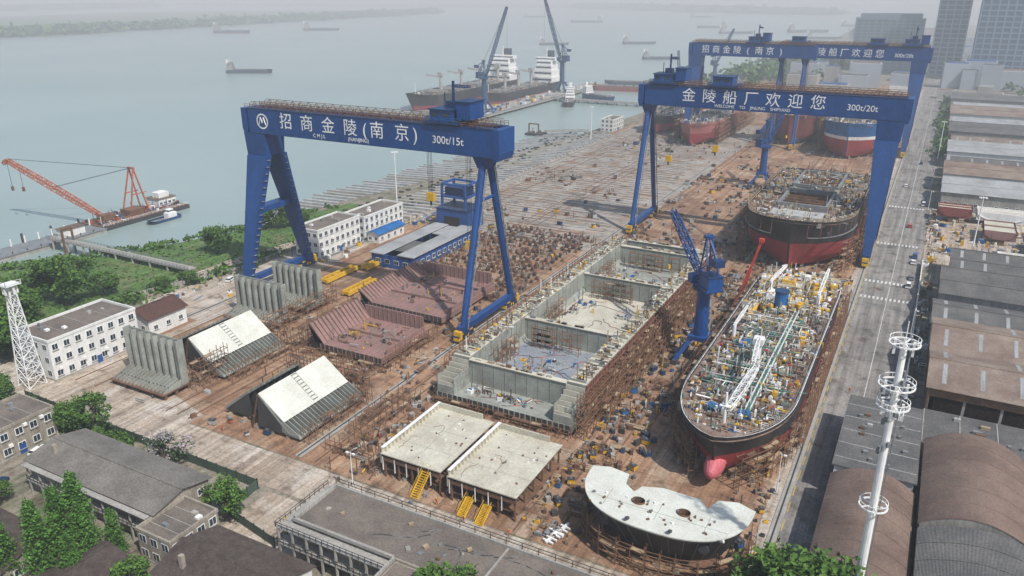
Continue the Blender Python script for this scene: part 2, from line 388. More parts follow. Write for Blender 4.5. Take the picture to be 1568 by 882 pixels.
def clutter(mb, fn, n, z, pal, smin=.5, smax=2.0, hmax=1.6, tall=.1):
    for _ in range(n):
        x, y, w = fn()
        if w is None: continue
        m = R.choice(pal); s = R.uniform(smin, smax); t = R.random(); a = R.choice((0, math.pi/2))+R.gauss(0, .15)
        if t < .34:
            hh = R.uniform(.3, hmax); mb.ob(x, y, z, s, s*R.uniform(.4, 1), hh, a, m); mb.ob(x, y, z+hh, s*.6, s*.3, .25, a, R.choice(pal))
        elif t < .62:
            l = s*R.uniform(1.2, 3); mb.tube((x, y, z+R.uniform(.3, 1.2)), (x+l*math.cos(a), y+l*math.sin(a), z+R.uniform(.3, 1.2)), R.uniform(.08, .22), m, 6)
        elif t < .76: mb.tube((x, y, z), (x, y, z+R.uniform(.5, hmax)), s*.3, m, 8)
        elif t < .76+tall: mb.beam((x, y, z), (x, y, z+R.uniform(2, 5)), .2, m)
        else:
            l = s*1.3
            for i in range(2):
                mb.beam((x, y+i*l*.6, z), (x, y+i*l*.6, z+1.3), .12, m); mb.beam((x+l, y+i*l*.6, z), (x+l, y+i*l*.6, z+1.3), .12, m); mb.beam((x, y+i*l*.6, z+1.3), (x+l, y+i*l*.6, z+1.3), .12, m)
            mb.beam((x, y, z+1.3), (x, y+l*.6, z+1.3), .12, m)
def clus(x0, x1, y0, y1, k, s):
    C = [(R.uniform(x0, x1), R.uniform(y0, y1), s*R.uniform(.4, 1.4)) for _ in range(k)]
    def f():
        if R.random() < .12: return R.uniform(x0, x1), R.uniform(y0, y1), 1
        c = R.choice(C); return min(x1, max(x0, c[0]+R.gauss(0, c[2]))), min(y1, max(y0, c[1]+R.gauss(0, c[2]*1.6))), 1
    return f

# ------------------------------------------------------------------ ship hulls
def hull(mb, cx, y0, y1, hb, zk, zd, bow=.2, stern=.12, rakeb=6, rakes=4, split=.5, m_low=redh, m_up=black, m_deck=rust, sheer=2.0, NS=44, full=.5, bilge=.8, stripe=None, cap=None, capw=.35):
    K = 10; grid = []
    for i in range(NS+1):
        u = i/NS; s = .5-.5*math.cos(math.pi*u); s = .35*u+.65*s; row = []
        for j in range(K+1):
            t = j/K
            yb = y0+rakeb*(1-t)**1.2; ye = y1-rakes*(1-t); y = yb+(ye-yb)*s
            q = min(1, s/bow); f = (1-(1-q)**2.2)**(full+.75*(1-t))
            q2 = min(1, (1-s)/stern); f2 = (1-(1-q2)**2.4)**(.4+.6*(1-t))
            w = hb*max(.02, f*f2)*(1 if t > .25 else bilge+(1-bilge)*math.sin(t/.25*math.pi/2))
            z = zk+(zd-zk)*t+sheer*t*max(0, 1-s/(bow*.9))**1.5
            row.append((w, y, z))
        grid.append(row)
    n = len(mb.v)
    for row in grid:
        for w, y, z in row: mb.v.append((cx-w, y, z))
        for w, y, z in row: mb.v.append((cx+w, y, z))
    W = 2*(K+1)
    for i in range(NS):
        for j in range(K):
            m = m_low if (j+.5)/K < split else m_up
            if stripe and abs((j+.5)/K-split) < .09: m = stripe
            for o, fl in ((0, 1), (K+1, 0)):
                a = n+i*W+o+j; q = (a, a+1, a+W+1, a+W); mb.f.append(q if fl else q[::-1]); mb.m.append(mb.mi(m))
        a = n+i*W; mb.f.append((a, a+W, a+W+K+1, a+K+1)); mb.m.append(mb.mi(m_low))
        p = [grid[i][K], grid[i+1][K]]
        mb.face([(cx-p[0][0], p[0][1], p[0][2]-1.1), (cx-p[1][0], p[1][1], p[1][2]-1.1), (cx+p[1][0], p[1][1], p[1][2]-1.1), (cx+p[0][0], p[0][1], p[0][2]-1.1)], m_deck)
        for sg in (-1, 1):
            e = [(cx+sg*g_[0], g_[1], g_[2]) for g_ in p]; e2 = [(cx+sg*max(0, g_[0]-capw), g_[1], g_[2]) for g_ in p]
            mb.face([e[0], e[1], e2[1], e2[0]], cap or m_up)
    for i in (0, NS):
        a = n+i*W; mb.f.append(tuple(a+j for j in range(K+1))+tuple(a+K+1+j for j in range(K, -1, -1))); mb.m.append(mb.mi(m_up))
    return grid
def keelblocks(mb, x0, x1, y0, y1, z, dx=4, dy=5):
    y = y0
    while y < y1:
        x = x0
        while x <= x1:
            mb.box(x-.5, x+.5, y-.8, y+.8, .05, z*.6, concw); mb.box(x-.45, x+.45, y-.7, y+.7, z*.6, z, plank); x += dx
        y += dy

mb = MB()
G = hull(mb, -29.5, 143, 263, 12.8, 1.6, 12.5, bow=.24, stern=.16, rakeb=5.5, rakes=5, split=.52, m_deck=deckc, sheer=1.6, full=.62, cap=white, capw=.16)
def wat(grid, y, K=10):
    for r0, r1 in zip(grid[:-1], grid[1:]):
        if r0[K][1] <= y <= r1[K][1]: return r0[K][0]
    return 0
for i in range(10):
    for j in range(14):
        def bp_(i, j):
            a = math.pi*i/10; c = 2*math.pi*j/14; return (-29.5+2.2*math.sin(a)*math.cos(c), 149-5.8*math.cos(a), 4.5+2.7*math.sin(a)*math.sin(c))
        mb.face([bp_(i, j), bp_(i+1, j), bp_(i+1, j+1), bp_(i, j+1)], bulbm)
keelblocks(mb, -38, -21, 152, 258, 1.6)
pal = [white, white, white, ltgrey, ltgrey, yellow, yellow, cream, cream, cream, grey, grey, rust, rust, rust, deckc, deckc, cream, greenp, plank, plank, orange, dkgrey, dkgrey, blue_l]
def fn():
    y = R.uniform(148, 260); w = wat(G, y)-1.3
    if w < 1: return 0, 0, None
    return -29.5+R.uniform(-w, w), y, 1
clutter(mb, fn, 1500, 11.4, pal, .3, 1.5, 1.4, .05)
def fnc():
    y = R.uniform(155, 225); return -29.5+R.gauss(0, 4.5), y, 1
clutter(mb, fnc, 450, 12.3, [white, greenp, ltgrey, cream, yellow, grey, white, plank], .3, 1.3, 1.5, .08)
def fns():
    y = R.uniform(222, 259); w = wat(G, y)-1.5; return -29.5+R.uniform(-w, w), y, 1
clutter(mb, fns, 320, 12.5, [white, yellow, cream, ltgrey, yellow, cream, rust, white], .6, 2.6, 2.0, .12)
for i in range(11):
    x = -34+i*.75; a = 158+R.uniform(0, 14); mb.tube((x, a, 12.7+R.uniform(-.1, .3)), (x, a+R.uniform(25, 52), 12.6), R.uniform(.1, .2), R.choice([greenp, white, ltgrey, cream, grey]), 6)
y = 158
while y < 222:
    mb.box(-35, -25.5, y, y+.3, 11.4, 12.5, R.choice([grey, ltgrey, rust])); mb.box(-41, -35, y+2, y+2.3, 11.5, 11.9, rust); mb.box(-25, -18.3, y+2, y+2.3, 11.5, 11.9, rust); y += 3.8
mb.box(-26.2, -25.2, 158, 222, 13.2, 13.35, greenp); mb.rail((-25.2, 158, 13.35), (-25.2, 222, 13.35), white); mb.rail((-26.2, 158, 13.35), (-26.2, 222, 13.35), white)
for yy in (171, 180, 192, 203, 213):
    for q in range(3):
        a = R.uniform(-41, -36); mb.tube((a, yy+q*1.0, 13.0+q*.2), (a+R.uniform(12, 20), yy+q*1.0, 13.0+q*.2), R.uniform(.12, .2), R.choice([white, greenp, grey, cream, ltgrey]), 6)
for q in range(26):
    x, y, w_ = fn()
    if w_: mb.tube((x, y, 11.4), (x, y, 14.2), .22, white, 8); mb.tube((x, y, 14.2), (x+.7, y, 14.5), .3, R.choice([white, yellow, redp]), 8)
mb.tube((-29.5, 186, 11.4), (-29.5, 186, 17.5), .8, white, 12); mb.box(-30.7, -28.3, 184.8, 187.2, 17.5, 19.2, white); mb.truss((-29.5, 186, 19), (-27.5, 169, 20), .9, 1, 9, white, .18)
mb.tube((-31, 226, 11.4), (-31, 226, 17.5), 1.9, blue_l, 16); mb.tube((-31, 226, 17.5), (-31, 226, 18), 2.1, blue_f, 16)
for (a, c, d, e, h0, h1, m_) in ((-36, -31.5, 231, 238, 11.4, 14.0, white), (-29, -24, 229, 234, 11.4, 13.2, ltgrey), (-35, -28, 242, 249, 11.4, 13.8, cream), (-33.8, -30, 243, 247, 13.8, 15.2, yellow), (-25.5, -21, 240, 247, 11.4, 13.4, yellow), (-38.5, -37, 217, 226, 11.4, 12.8, yellow), (-22.6, -20.8, 205, 210, 11.4, 13.2, yellow), (-35.5, -33.5, 192, 197, 12, 13.6, blue_l)):
    mb.box(a, c, d, e, h0, h1, m_); mb.rail((a, d, h1), (c, d, h1), white, 1, 1.5); mb.rail((a, d, h1), (a, e, h1), white, 1, 1.5)
    for q in range(3): mb.ob(R.uniform(a+.4, c-.4), R.uniform(d+.4, e-.4), h1, .8, .6, .6, R.uniform(0, 1), R.choice(pal))
mb.tube((-38.5, 200, 11.4), (-38.5, 200, 15.5), .5, white, 10); mb.truss((-38.5, 200, 15.5), (-38, 213, 16.5), .6, .6, 7, white, .15)
mb.tube((-21.5, 232, 11.4), (-21.5, 232, 16.5), .6, white, 10); mb.truss((-21.5, 232, 16.5), (-21, 246, 20), .7, .7, 7, white, .16)
mb.tube((-36, 236, 11.4), (-36, 236, 17), .5, white, 10); mb.truss((-36, 236, 17), (-34, 250, 18), .7, .7, 7, white, .16)
mb.tube((-29.5, 153, 12), (-29.5, 153, 19.5), .4, white, 8, .25); mb.box(-30.7, -28.3, 152.5, 153.5, 16.2, 16.4, white); mb.truss((-29.5, 156, 14), (-28, 178, 15), 1.6, 1.2, 12, white, .18)
for sx in (-4.6, 1.9):
    for q in range(3): mb.tube((-29.5+sx+q*1.0, 157.5, 13), (-29.5+sx+q*1.0+.7, 157.5, 13), .9, blue_l, 12)
    mb.box(-29.5+sx-.4, -29.5+sx+3.2, 156.9, 158.2, 11.6, 12.3, blue_l)
for k in range(2, 42):
    for sg in (-1, 1):
        a = G[k][10]; c = G[k+1][10]
        mb.rail((-29.5+sg*(a[0]-.2), a[1], a[2]), (-29.5+sg*(c[0]-.2), c[1], c[2]), ltgrey, .9, 2.2, .06)
mb.make('tanker_ship')
mb = MB()
scaffold('', [(-43.6, 168), (-43.6, 255)], 11, mb=mb, side=1); scaffold('', [(-15.4, 255), (-15.4, 170)], 11, mb=mb, side=1, dep=1.0)
scaffold('', [(-42.5, 168), (-39.5, 156), (-33.5, 147.5)], 9, mb=mb, side=-1); scaffold('', [(-25, 147.5), (-20, 156), (-16.8, 168)], 9, mb=mb, side=-1)
mb.make('hull_scaffolding')

mb = MB()
G2 = hull(mb, -40.5, 292, 395, 20.5, 1.8, 20, bow=.3, stern=.05, rakeb=7, rakes=1, split=.5, m_deck=deckc, sheer=1.5, full=.42, cap=plank)
keelblocks(mb, -56, -25, 305, 392, 1.8, 5, 6)
for (a, c) in ((318, 346), (354, 386)):
    for x0, x1, y0, y1 in ((-50, -49, a, c), (-32, -31, a, c), (-49, -32, a, a+1), (-49, -32, c-1, c)): mb.box(x0, x1, y0, y1, 18.9, 21.4, grey)
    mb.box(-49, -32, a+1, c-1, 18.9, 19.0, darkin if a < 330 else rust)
    for q in range(5): mb.box(-49, -32, a+3+q*5, a+3.4+q*5, 19.0, 20.4, rust)
mb.box(-50, -31, 302, 311, 18.9, 20.6, ltgrey)
def fn():
    y = R.uniform(294, 394); w = wat(G2, y)-1
    x = -40.5+R.uniform(-w, w)
    if w < 1 or (-49 < x < -32 and (317 < y < 347)): return 0, 0, None
    return x, y, 1
clutter(mb, fn, 1200, 18.9, [white, ltgrey, cream, grey, rust, rust, deckc, dkgrey, plank, plank, cream, yellow, grey, rust], .5, 2.2, 1.8, .14)
clutter(mb, fn, 160, 20.5, [ltgrey, ltgrey, plank, cream, rust], .5, 2.0, 1.2, .12)
for k in range(1, 43):
    for sg in (-1, 1):
        a = G2[k][10]; c = G2[k+1][10]
        mb.rail((-40.5+sg*a[0], a[1], a[2]), (-40.5+sg*c[0], c[1], c[2]), plank, 1.2, 2.4, .12)
        if a[1] < 325:
            mb.beam((-40.5+sg*(a[0]+.2), a[1]-.4, 15.4), (-40.5+sg*(c[0]+.2), c[1]-.4, 15.4), .5, grey, .15)
            if k % 2: mb.beam((-40.5+sg*a[0], a[1]-.8, 15.4), (-40.5+sg*a[0], a[1]-.3, 20), .15, rustp)
for sg in (-1, 1): mb.tube((-40.5+sg*13.2, 297.6, 15.5), (-40.5+sg*12.4, 299.5, 16), .9, dkgrey, 10)
mb.make('cargo_ship_hull')
mb = MB()
scaffold('', [(-62.5, 318), (-62.5, 392)], 18, mb=mb, bay=3, lev=2.4, w=.18); scaffold('', [(-18.5, 392), (-18.5, 318)], 18, mb=mb, bay=3, lev=2.4, dep=1.2, w=.18)
scaffold('', [(-62, 316), (-58, 304)], 12, mb=mb, side=-1, bay=3, lev=2.4, w=.18); scaffold('', [(-23, 304), (-19.5, 316)], 12, mb=mb, side=-1, bay=3, lev=2.4, w=.18)
mb.make('hull_scaffolding')
def farhull(cx, y0, y1, hb, zd, up, low, name='ship_hull', stripe=None, sp=.5):
    mb = MB(); G_ = hull(mb, cx, y0, y1, hb, 1.5, zd, bow=.25, stern=.08, rakeb=6, rakes=1, split=sp, m_up=up, m_low=low, stripe=stripe, sheer=1.5, m_deck=deckc)
    def fn():
        y = R.uniform(y0+3, y1-2); w = wat(G_, y)-1
        return (cx+R.uniform(-w, w), y, 1) if w > 1 else (0, 0, None)
    clutter(mb, fn, 320, zd-1.1, [white, grey, rust, dkgrey, plank, cream, blue_l, ltgrey], .8, 3, 2.5, .25); keelblocks(mb, cx-hb+4, cx+hb-4, y0+8, y1, 1.5, 5, 8)
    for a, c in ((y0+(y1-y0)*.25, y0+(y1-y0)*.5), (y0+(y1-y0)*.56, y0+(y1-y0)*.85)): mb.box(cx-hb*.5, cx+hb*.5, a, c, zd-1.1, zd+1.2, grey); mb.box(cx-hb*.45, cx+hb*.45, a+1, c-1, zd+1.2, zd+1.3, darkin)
    mb.make(name)
    mb = MB(); scaffold('', [(cx-hb-1, y0+18), (cx-hb-1, y1)], zd, mb=mb, bay=4, lev=3, w=.22); scaffold('', [(cx+hb+1, y1), (cx+hb+1, y0+18)], zd, mb=mb, bay=4, lev=3, w=.22); mb.make('hull_scaffolding')
farhull(-46, 528, 640, 17, 22, blue_l, redh, stripe=white, sp=.55)
farhull(-87, 560, 680, 15, 20, redm, redm)
farhull(-145, 525, 660, 13, 15, pinkh, redh)
farhull(-181, 560, 690, 12, 13, black, redh)

# ------------------------------------------------------------------ assembled cargo hold row
mb = MB()
X0, X1 = -102, -64
keelblocks(mb, X0+2, X1-2, 152, 276, 1.2, 5, 6)
mb.box(X0, X1, 150, 278, 1.2, 3.0, greyg)
mb.box(X0, X1, 149.9, 150, 1.2, 3.0, dkgrey)
x = X0
while x < X1: mb.box(x, x+.2, 149.7, 149.9, 1.2, 3.0, greyg); x += 1.5
for (xa, xb) in ((X0, X0+5), (X1-5, X1)):
    y = 158
    while y < 276:
        mb.box(xa, xb, y, y+11.3, 3.0, 10.2, greyg)
        mb.box(xa+.1, xb-.1, y+.1, y+11.2, 10.2, 10.28, cream)
        for q in range(4):
            mb.box(xa+.3, xb-.3, y+.8+q*2.8, y+1.0+q*2.8, 10.28, 10.9, cream if q % 2 else greyg)
            mb.ob((xa+xb)/2, y+2.2+q*2.8, 10.28, 1.9, 1.1, .06, 0, dkgrey)
        y += 11.8
    mb.box(xa, xb, 150.1, 157.9, 3, 5.2, greyg)
    for q in range(6): mb.box(xa, xb, 150.3+q*1.4, 150.45+q*1.4, 5.2, 6.0+q*.75, cream)
    mb.box(xa+.0, xa+.2, 150.2, 157.8, 5.2, 7.5, greyg); mb.box(xb-.2, xb, 150.2, 157.8, 5.2, 7.5, greyg)
for x, s in ((X1, 1), (X0, -1)):
    mb.box(min(x, x+s*.06), max(x, x+s*.06), 158, 276, 3.2, 9.9, redm)
    y = 158
    while y < 276: mb.box(min(x, x+s*.35), max(x, x+s*.35), y, y+.2, 3, 10.2, rust); y += 3
for yb in (158, 190, 234, 269, 277):
    mb.box(X0+5, X1-5, yb, yb+1.2, 3, 9.6, greyg)
    mb.box(X0+5, X1-5, yb-.3, yb+1.5, 9.6, 9.8, cream)
    x = X0+6
    while x < X1-5: mb.box(x, x+.12, yb-.12, yb, 3, 9.6, greyg); x += 3.2
    for q in range(16): mb.ob(R.uniform(X0+6, X1-6), yb+.6, 9.8, R.uniform(.4, 2), .6, R.uniform(.2, .8), 0, R.choice([cream, rust, grey, plank]))
wet = M('wet_blue_grey_steel', (.19, .215, .26), .4, .25, .15, col2=(.30, .31, .31))
for (a, c, m) in ((151, 157.5, greyg), (159.3, 189.5, wet), (191.3, 233.5, cream), (235.3, 268.5, greyg)):
    mb.box(X0+5.05, X1-5.05, a, c, 3.0, 3.06, m)
    y = a+1
    while y < c:
        for xx in (X0+5, X1-5.12): mb.box(xx, xx+.12, y, y+.1, 3.06, 9.9 if a > 158 else 5, greyg)
        y += 3.0
    if a > 158:
        for xx, q0, q1 in ((X0+5, 0, .1), (X1-6.2, 1.1, 1.2)):
            mb.hexa([(xx, a, 3.06), (xx+1.2, a, 3.06), (xx+1.2, c, 3.06), (xx, c, 3.06), (xx+q0, a, 4.6), (xx+q1, a, 4.6), (xx+q1, c, 4.6), (xx+q0, c, 4.6)], greyg)
    clutter(mb, clus(X0+8, X1-9, a+2, c-3, 4, 2.5), 44, 3.06, [white, blue_l, grey, rust, yellow, dkgrey, cream, rust], .3, 1.5, 1.1)
    for q in range(7):
        p = Vector((R.uniform(X0+8, X1-8), R.uniform(a+1, c-1), 3.15)); an = R.uniform(0, 6)
        for _ in range(16):
            an += R.gauss(0, .5); q2 = p+Vector((math.cos(an), math.sin(an), 0))*1.2
            if not (X0+6 < q2.x < X1-6 and a < q2.y < c): break
            mb.beam(p, q2, .1, R.choice([dkgrey, redp, dkgrey])); p = q2
    if a > 158:
        for q in range(4):
            x = R.uniform(X0+8, X1-10); scaffold('', [(x, c-2.5), (x+R.uniform(3, 7), c-2.5)], 6, mb=mb, z0=3, side=-1)
        scaffold('', [(X0+7, a+8), (X0+7, a+20)], 6, mb=mb, z0=3, side=-1)
clutter(mb, lambda: (R.choice((X0+2.5, X1-2.5))+R.uniform(-2, 2), R.uniform(159, 276), 1), 420, 10.28, [white, grey, rust, rust, cream, yellow, plank, rust], .2, 1.2, 1.0)
mb.make('ship_hull_block')
mb = MB()
scaffold('', [(X1+1.2, 276), (X1+1.2, 150)], 11, mb=mb, side=1, dep=2.0, bay=2.0, miss=.04, w=.16); scaffold('', [(X1+3.4, 262), (X1+3.4, 160)], 7.5, mb=mb, side=1, dep=1.6, bay=2.4, w=.14)
scaffold('', [(X0-2.6, 160), (X0-2.6, 276)], 8.5, mb=mb, side=1, bay=2.6); scaffold('', [(X0, 148), (X1, 148)], 2.5, mb=mb, side=1)
mb.make('block_scaffolding')

# ------------------------------------------------------------------ deck panel blocks
def deckblock(xa, xb, ya, yb, zt):
    mb = MB()
    mb.box(xa, xb, ya, yb, zt-.25, zt, cream)
    x = xa+.3
    while x < xb: mb.box(x, x+.12, ya+.3, yb-.3, zt-.9, zt-.25, dkgrey); x += 1.1
    for y in [ya+.3+(yb-ya-.8)*i/6 for i in range(7)]: mb.box(xa+.2, xb-.2, y, y+.25, zt-1.9, zt-.9, rust)
    mb.box(xa, xb, ya+1, yb-1, 1.7, 1.95, rust)
    for x in [xa+.6+(xb-xa-1.2)*i/4 for i in range(5)]:
        for y in [ya+.7+(yb-ya-1.4)*i/5 for i in range(6)]: mb.beam((x, y, .05), (x, y, zt-.9), .35, rust)
    for q in range(5): mb.box(xa+.2+q*3.1, xa+.35+q*3.1, ya+.2, ya+.4, 1.9, zt-.9, white)
    mb.box(xa-.15, xa, ya, yb, zt-2.6, zt, greyg)
    mb.box(xa+.1, xa+.35, ya+.2, yb, zt, zt+1.3, cream); mb.box(xa, xa+.7, ya+.2, yb, zt+1.3, zt+1.45, white)
    for q in range(16): mb.box(xa+.35, xa+.9, ya+1+q*1.35, ya+1.12+q*1.35, zt, zt+1.2, cream)
    mb.box(xa+.2, xb-3, yb-.4, yb-.1, zt, zt+1.4, cream)
    for yy in (ya+6.5, ya+14): mb.box(xa+1, xb-.2, yy, yy+.06, zt, zt+.03, greyg)
    mb.box((xa+xb)/2, (xa+xb)/2+.06, ya+.1, yb-.5, zt, zt+.03, greyg)
    for q in range(16): mb.ob(R.uniform(xa+2, xb-1), R.uniform(ya+1, yb-2), zt, R.uniform(.2, .7), .3, .25, R.uniform(0, 3), R.choice([rust, rust, white, grey]))
    for q in range(2):
        p = Vector((R.uniform(xa+3, xb-3), R.uniform(ya+2, yb-3), zt+.05)); an = R.uniform(0, 6)
        for _ in range(8):
            an += R.gauss(0, .5); q2 = p+Vector((math.cos(an), math.sin(an), 0))*.9
            if not (xa+1 < q2.x < xb-1 and ya+1 < q2.y < yb-1): break
            mb.beam(p, q2, .06, rust); p = q2
    return mb.make('deck_panel_block')
deckblock(-94, -78.6, 115.5, 138.5, 6.2); deckblock(-76.6, -60.5, 115, 137, 6.2)
mb = MB()
for (x, y, a) in ((-83.5, 112.5, .15), (-71.5, 111.8, 0), (-67, 111.2, 0)):
    for s in (-.9, .9): mb.beam((x+s, y, .1), (x+s+a*8, y+3.8, 5.6 if a else 2.2), .2, yellow, .3); mb.beam((x+s, y, 1.2), (x+s+a*8, y+3.8, 6.7 if a else 3.3), .09, yellow)
    for q in range(14):
        f = q/13; mb.box(x-.9+a*8*f, x+.9+a*8*f, y+3.8*f-.12, y+3.8*f+.12, .1+(5.5 if a else 2.1)*f, .2+(5.5 if a else 2.1)*f, yellow)
mb.make('access_stairs')

# bow block
mb = MB()
cxb, yb0, rw, ry = -33.2, 127.5, 16, 14.5
def bowpt(t, z):
    a = math.pi*t; f = .70+.30*(z/10)**.8
    return (cxb-rw*f*math.copysign(abs(math.cos(a))**.8, math.cos(a)), yb0-ry*(.55+.45*(z/10))*abs(math.sin(a))**.8, z)
NT, NZ = 36, 9
for i in range(NT):
    for j in range(NZ):
        z0 = 1+9*j/NZ; z1 = 1+9*(j+1)/NZ
        mb.face([bowpt(i/NT, z0), bowpt((i+1)/NT, z0), bowpt((i+1)/NT, z1), bowpt(i/NT, z1)], grey if j > 7 else black if j > 4 else dkgrey)
    if i % 2 == 0: mb.beam(bowpt(i/NT, 1.2), tuple(Vector(bowpt(i/NT, 9.8))+Vector((0, -.1, 0))), .15, grey)
ring = [bowpt(i/NT, 10) for i in range(NT+1)]
notch = [(-20.5, 128.8), (-24, 127.6), (-25.2, 124.2), (-27, 126.4), (-34.5, 126.6), (-38.2, 125.2), (-39, 122.9), (-41.3, 124.6), (-41.8, 127.9), (-46, 128.6)]
def inside(x, y, poly):
    c = False; n = len(poly)
    for i in range(n):
        x1, y1 = poly[i][:2]; x2, y2 = poly[(i+1) % n][:2]
        if (y1 > y) != (y2 > y) and x < (x2-x1)*(y-y1)/(y2-y1)+x1: c = not c
    return c
poly = [p[:2] for p in ring]+notch
holes = [(-37.2, 120.2, 1.0), (-28.6, 120.6, 1.0)]
pts = [Vector(p) for p in poly]; edges = [(i, (i+1) % len(poly)) for i in range(len(poly))]
for hx, hy, hr in holes:
    s = len(pts)
    for i in range(16): pts.append(Vector((hx+hr*1.25*math.cos(i*math.pi/8), hy+hr*math.sin(i*math.pi/8))))
    edges += [(s+i, s+(i+1) % 16) for i in range(16)]
vv, ee, ff, _, _, _ = delaunay_2d_cdt(pts, edges, [], 0, 1e-4)
for f in ff:
    c = sum((vv[i] for i in f), Vector((0, 0)))/len(f)
    if inside(c.x, c.y, poly) and not any(((c.x-h[0])/1.25)**2+(c.y-h[1])**2 < h[2]**2*.8 for h in holes):
        mb.face([(vv[i].x, vv[i].y, 10.05) for i in f], palep)
for hx, hy, hr in holes:
    for i in range(16):
        a = i*math.pi/8; c = (i+1)*math.pi/8
        mb.face([(hx+hr*1.25*math.cos(a), hy+hr*math.sin(a), 6), (hx+hr*1.25*math.cos(c), hy+hr*math.sin(c), 6), (hx+hr*1.25*math.cos(c), hy+hr*math.sin(c), 10.5), (hx+hr*1.25*math.cos(a), hy+hr*math.sin(a), 10.5)], rust)
for a, c in zip(notch[:-1], notch[1:]): mb.face([(a[0], a[1], 1), (c[0], c[1], 1), (c[0], c[1], 10.05), (a[0], a[1], 10.05)], greyg)
mb.box(-45, -21, 118, 122, 1, 1.3, rust)
for i in range(NT): mb.beam(ring[i], ring[i+1], .25, palep)
for q in range(34): x = R.uniform(-46, -20); y = R.uniform(115.5, 122); mb.ob(x, y, 10.05, R.uniform(.2, .7), .3, .3, R.uniform(0, 3), R.choice([rust, white, grey, rust]))
for xx in (-43, -33, -24): mb.box(xx, xx+.08, 116.5, 122, 10.05, 10.08, greyg)
mb.box(-47, -20, 118.6, 118.68, 10.05, 10.08, greyg)
for t in (.32, .7): p = bowpt(t, 7); mb.tube(p, (p[0], p[1]-.6, p[2]), 1.0, dkgrey, 12)
for s in (-1, 1): mb.beam((cxb+s*4, 114.6, 10.2), (cxb+s*4, 113.4, 10.9), .5, dkgrey)
keelblocks(mb, -44, -22, 117, 127, 1, 4, 4)
mb.make('bow_block')
mb = MB()
ringo = [(cxb+(bowpt(i/12, 8)[0]-cxb)*1.04, yb0+(bowpt(i/12, 8)[1]-yb0)*1.04) for i in range(13)]
scaffold('', ringo, 6, mb=mb, side=-1, dep=1.0, lev=1.6, bay=2.2, w=.11)
for l in range(1, 4):
    for a, c in zip(ringo[:-1], ringo[1:]): mb.beam((a[0], a[1], l*1.6), (c[0], c[1], l*1.6), .6 if l == 2 else .12, rust, .1)
mb.make('bow_scaffolding')
mb = MB()
for q in range(6): mb.beam((-46.5+q*.25, 113+q*1.1, .5), (-44.2+q*.25, 112.6+q*1.1, .5), .35, white)
mb.beam((-45.6, 112.3, .5), (-44, 119.5, .5), .5, white); mb.beam((-46.6, 116, .9), (-43.2, 115, .9), .5, white); mb.tube((-45.2, 114, .8), (-44.8, 116, .8), .5, white)
o = mb.make('mooring_roller_frame'); o.location.x = -7

# ------------------------------------------------------------------ corrugated bulkheads
def corr(xa, xb, y, h):
    mb = MB(); n = 7; w = (xb-xa)/n
    for i in range(n):
        x = xa+i*w; d = 1.1
        P = [(x, y), (x+w*.3, y), (x+w*.5, y-d), (x+w*.8, y-d), (x+w, y)]
        for a, c in zip(P[:-1], P[1:]): mb.face([(a[0], a[1], 2.4), (c[0], c[1], 2.4), (c[0], c[1], h), (a[0], a[1], h)], greyg)
    mb.box(xa-.2, xb+.2, y+.02, y+.25, 1.8, h+.3, greyg)
    mb.box(xa-.4, xa, y-1.6, y+.6, 1.8, h+.4, greyg); mb.box(xb, xb+.4, y-1.6, y+.6, 1.8, h+.4, greyg)
    mb.box(xa-.6, xb+.6, y-8, y+1, 1.4, 1.7, rust)
    for q in range(15): x = xa+(xb-xa)*q/14; mb.hexa([(x, y-7.5, 1.7), (x+.2, y-7.5, 1.7), (x+.2, y-1.4, 1.7), (x, y-1.4, 1.7), (x, y-7.5, 2.1), (x+.2, y-7.5, 2.1), (x+.2, y-1.4, 3.6), (x, y-1.4, 3.6)], greyg)
    mb.box(xa, xb, y-5, y-4.8, 2.6, 2.7, greyg)
    for q in range(5):
        for yy in (y-7, y-3.5, y+.5): mb.box(xa+q*(xb-xa)/4-.4, xa+q*(xb-xa)/4+.4, yy-.4, yy+.4, .05, 1.4, rust)
    for x in (xa+2, (xa+xb)/2, xb-2): mb.beam((x, y+.3, 9), (x, y+5.5, .1), .3, rustp)
    mb.make('corrugated_bulkhead')
corr(-185, -165, 124, 14); corr(-192, -172.5, 170, 13); corr(-191, -172, 186, 13)
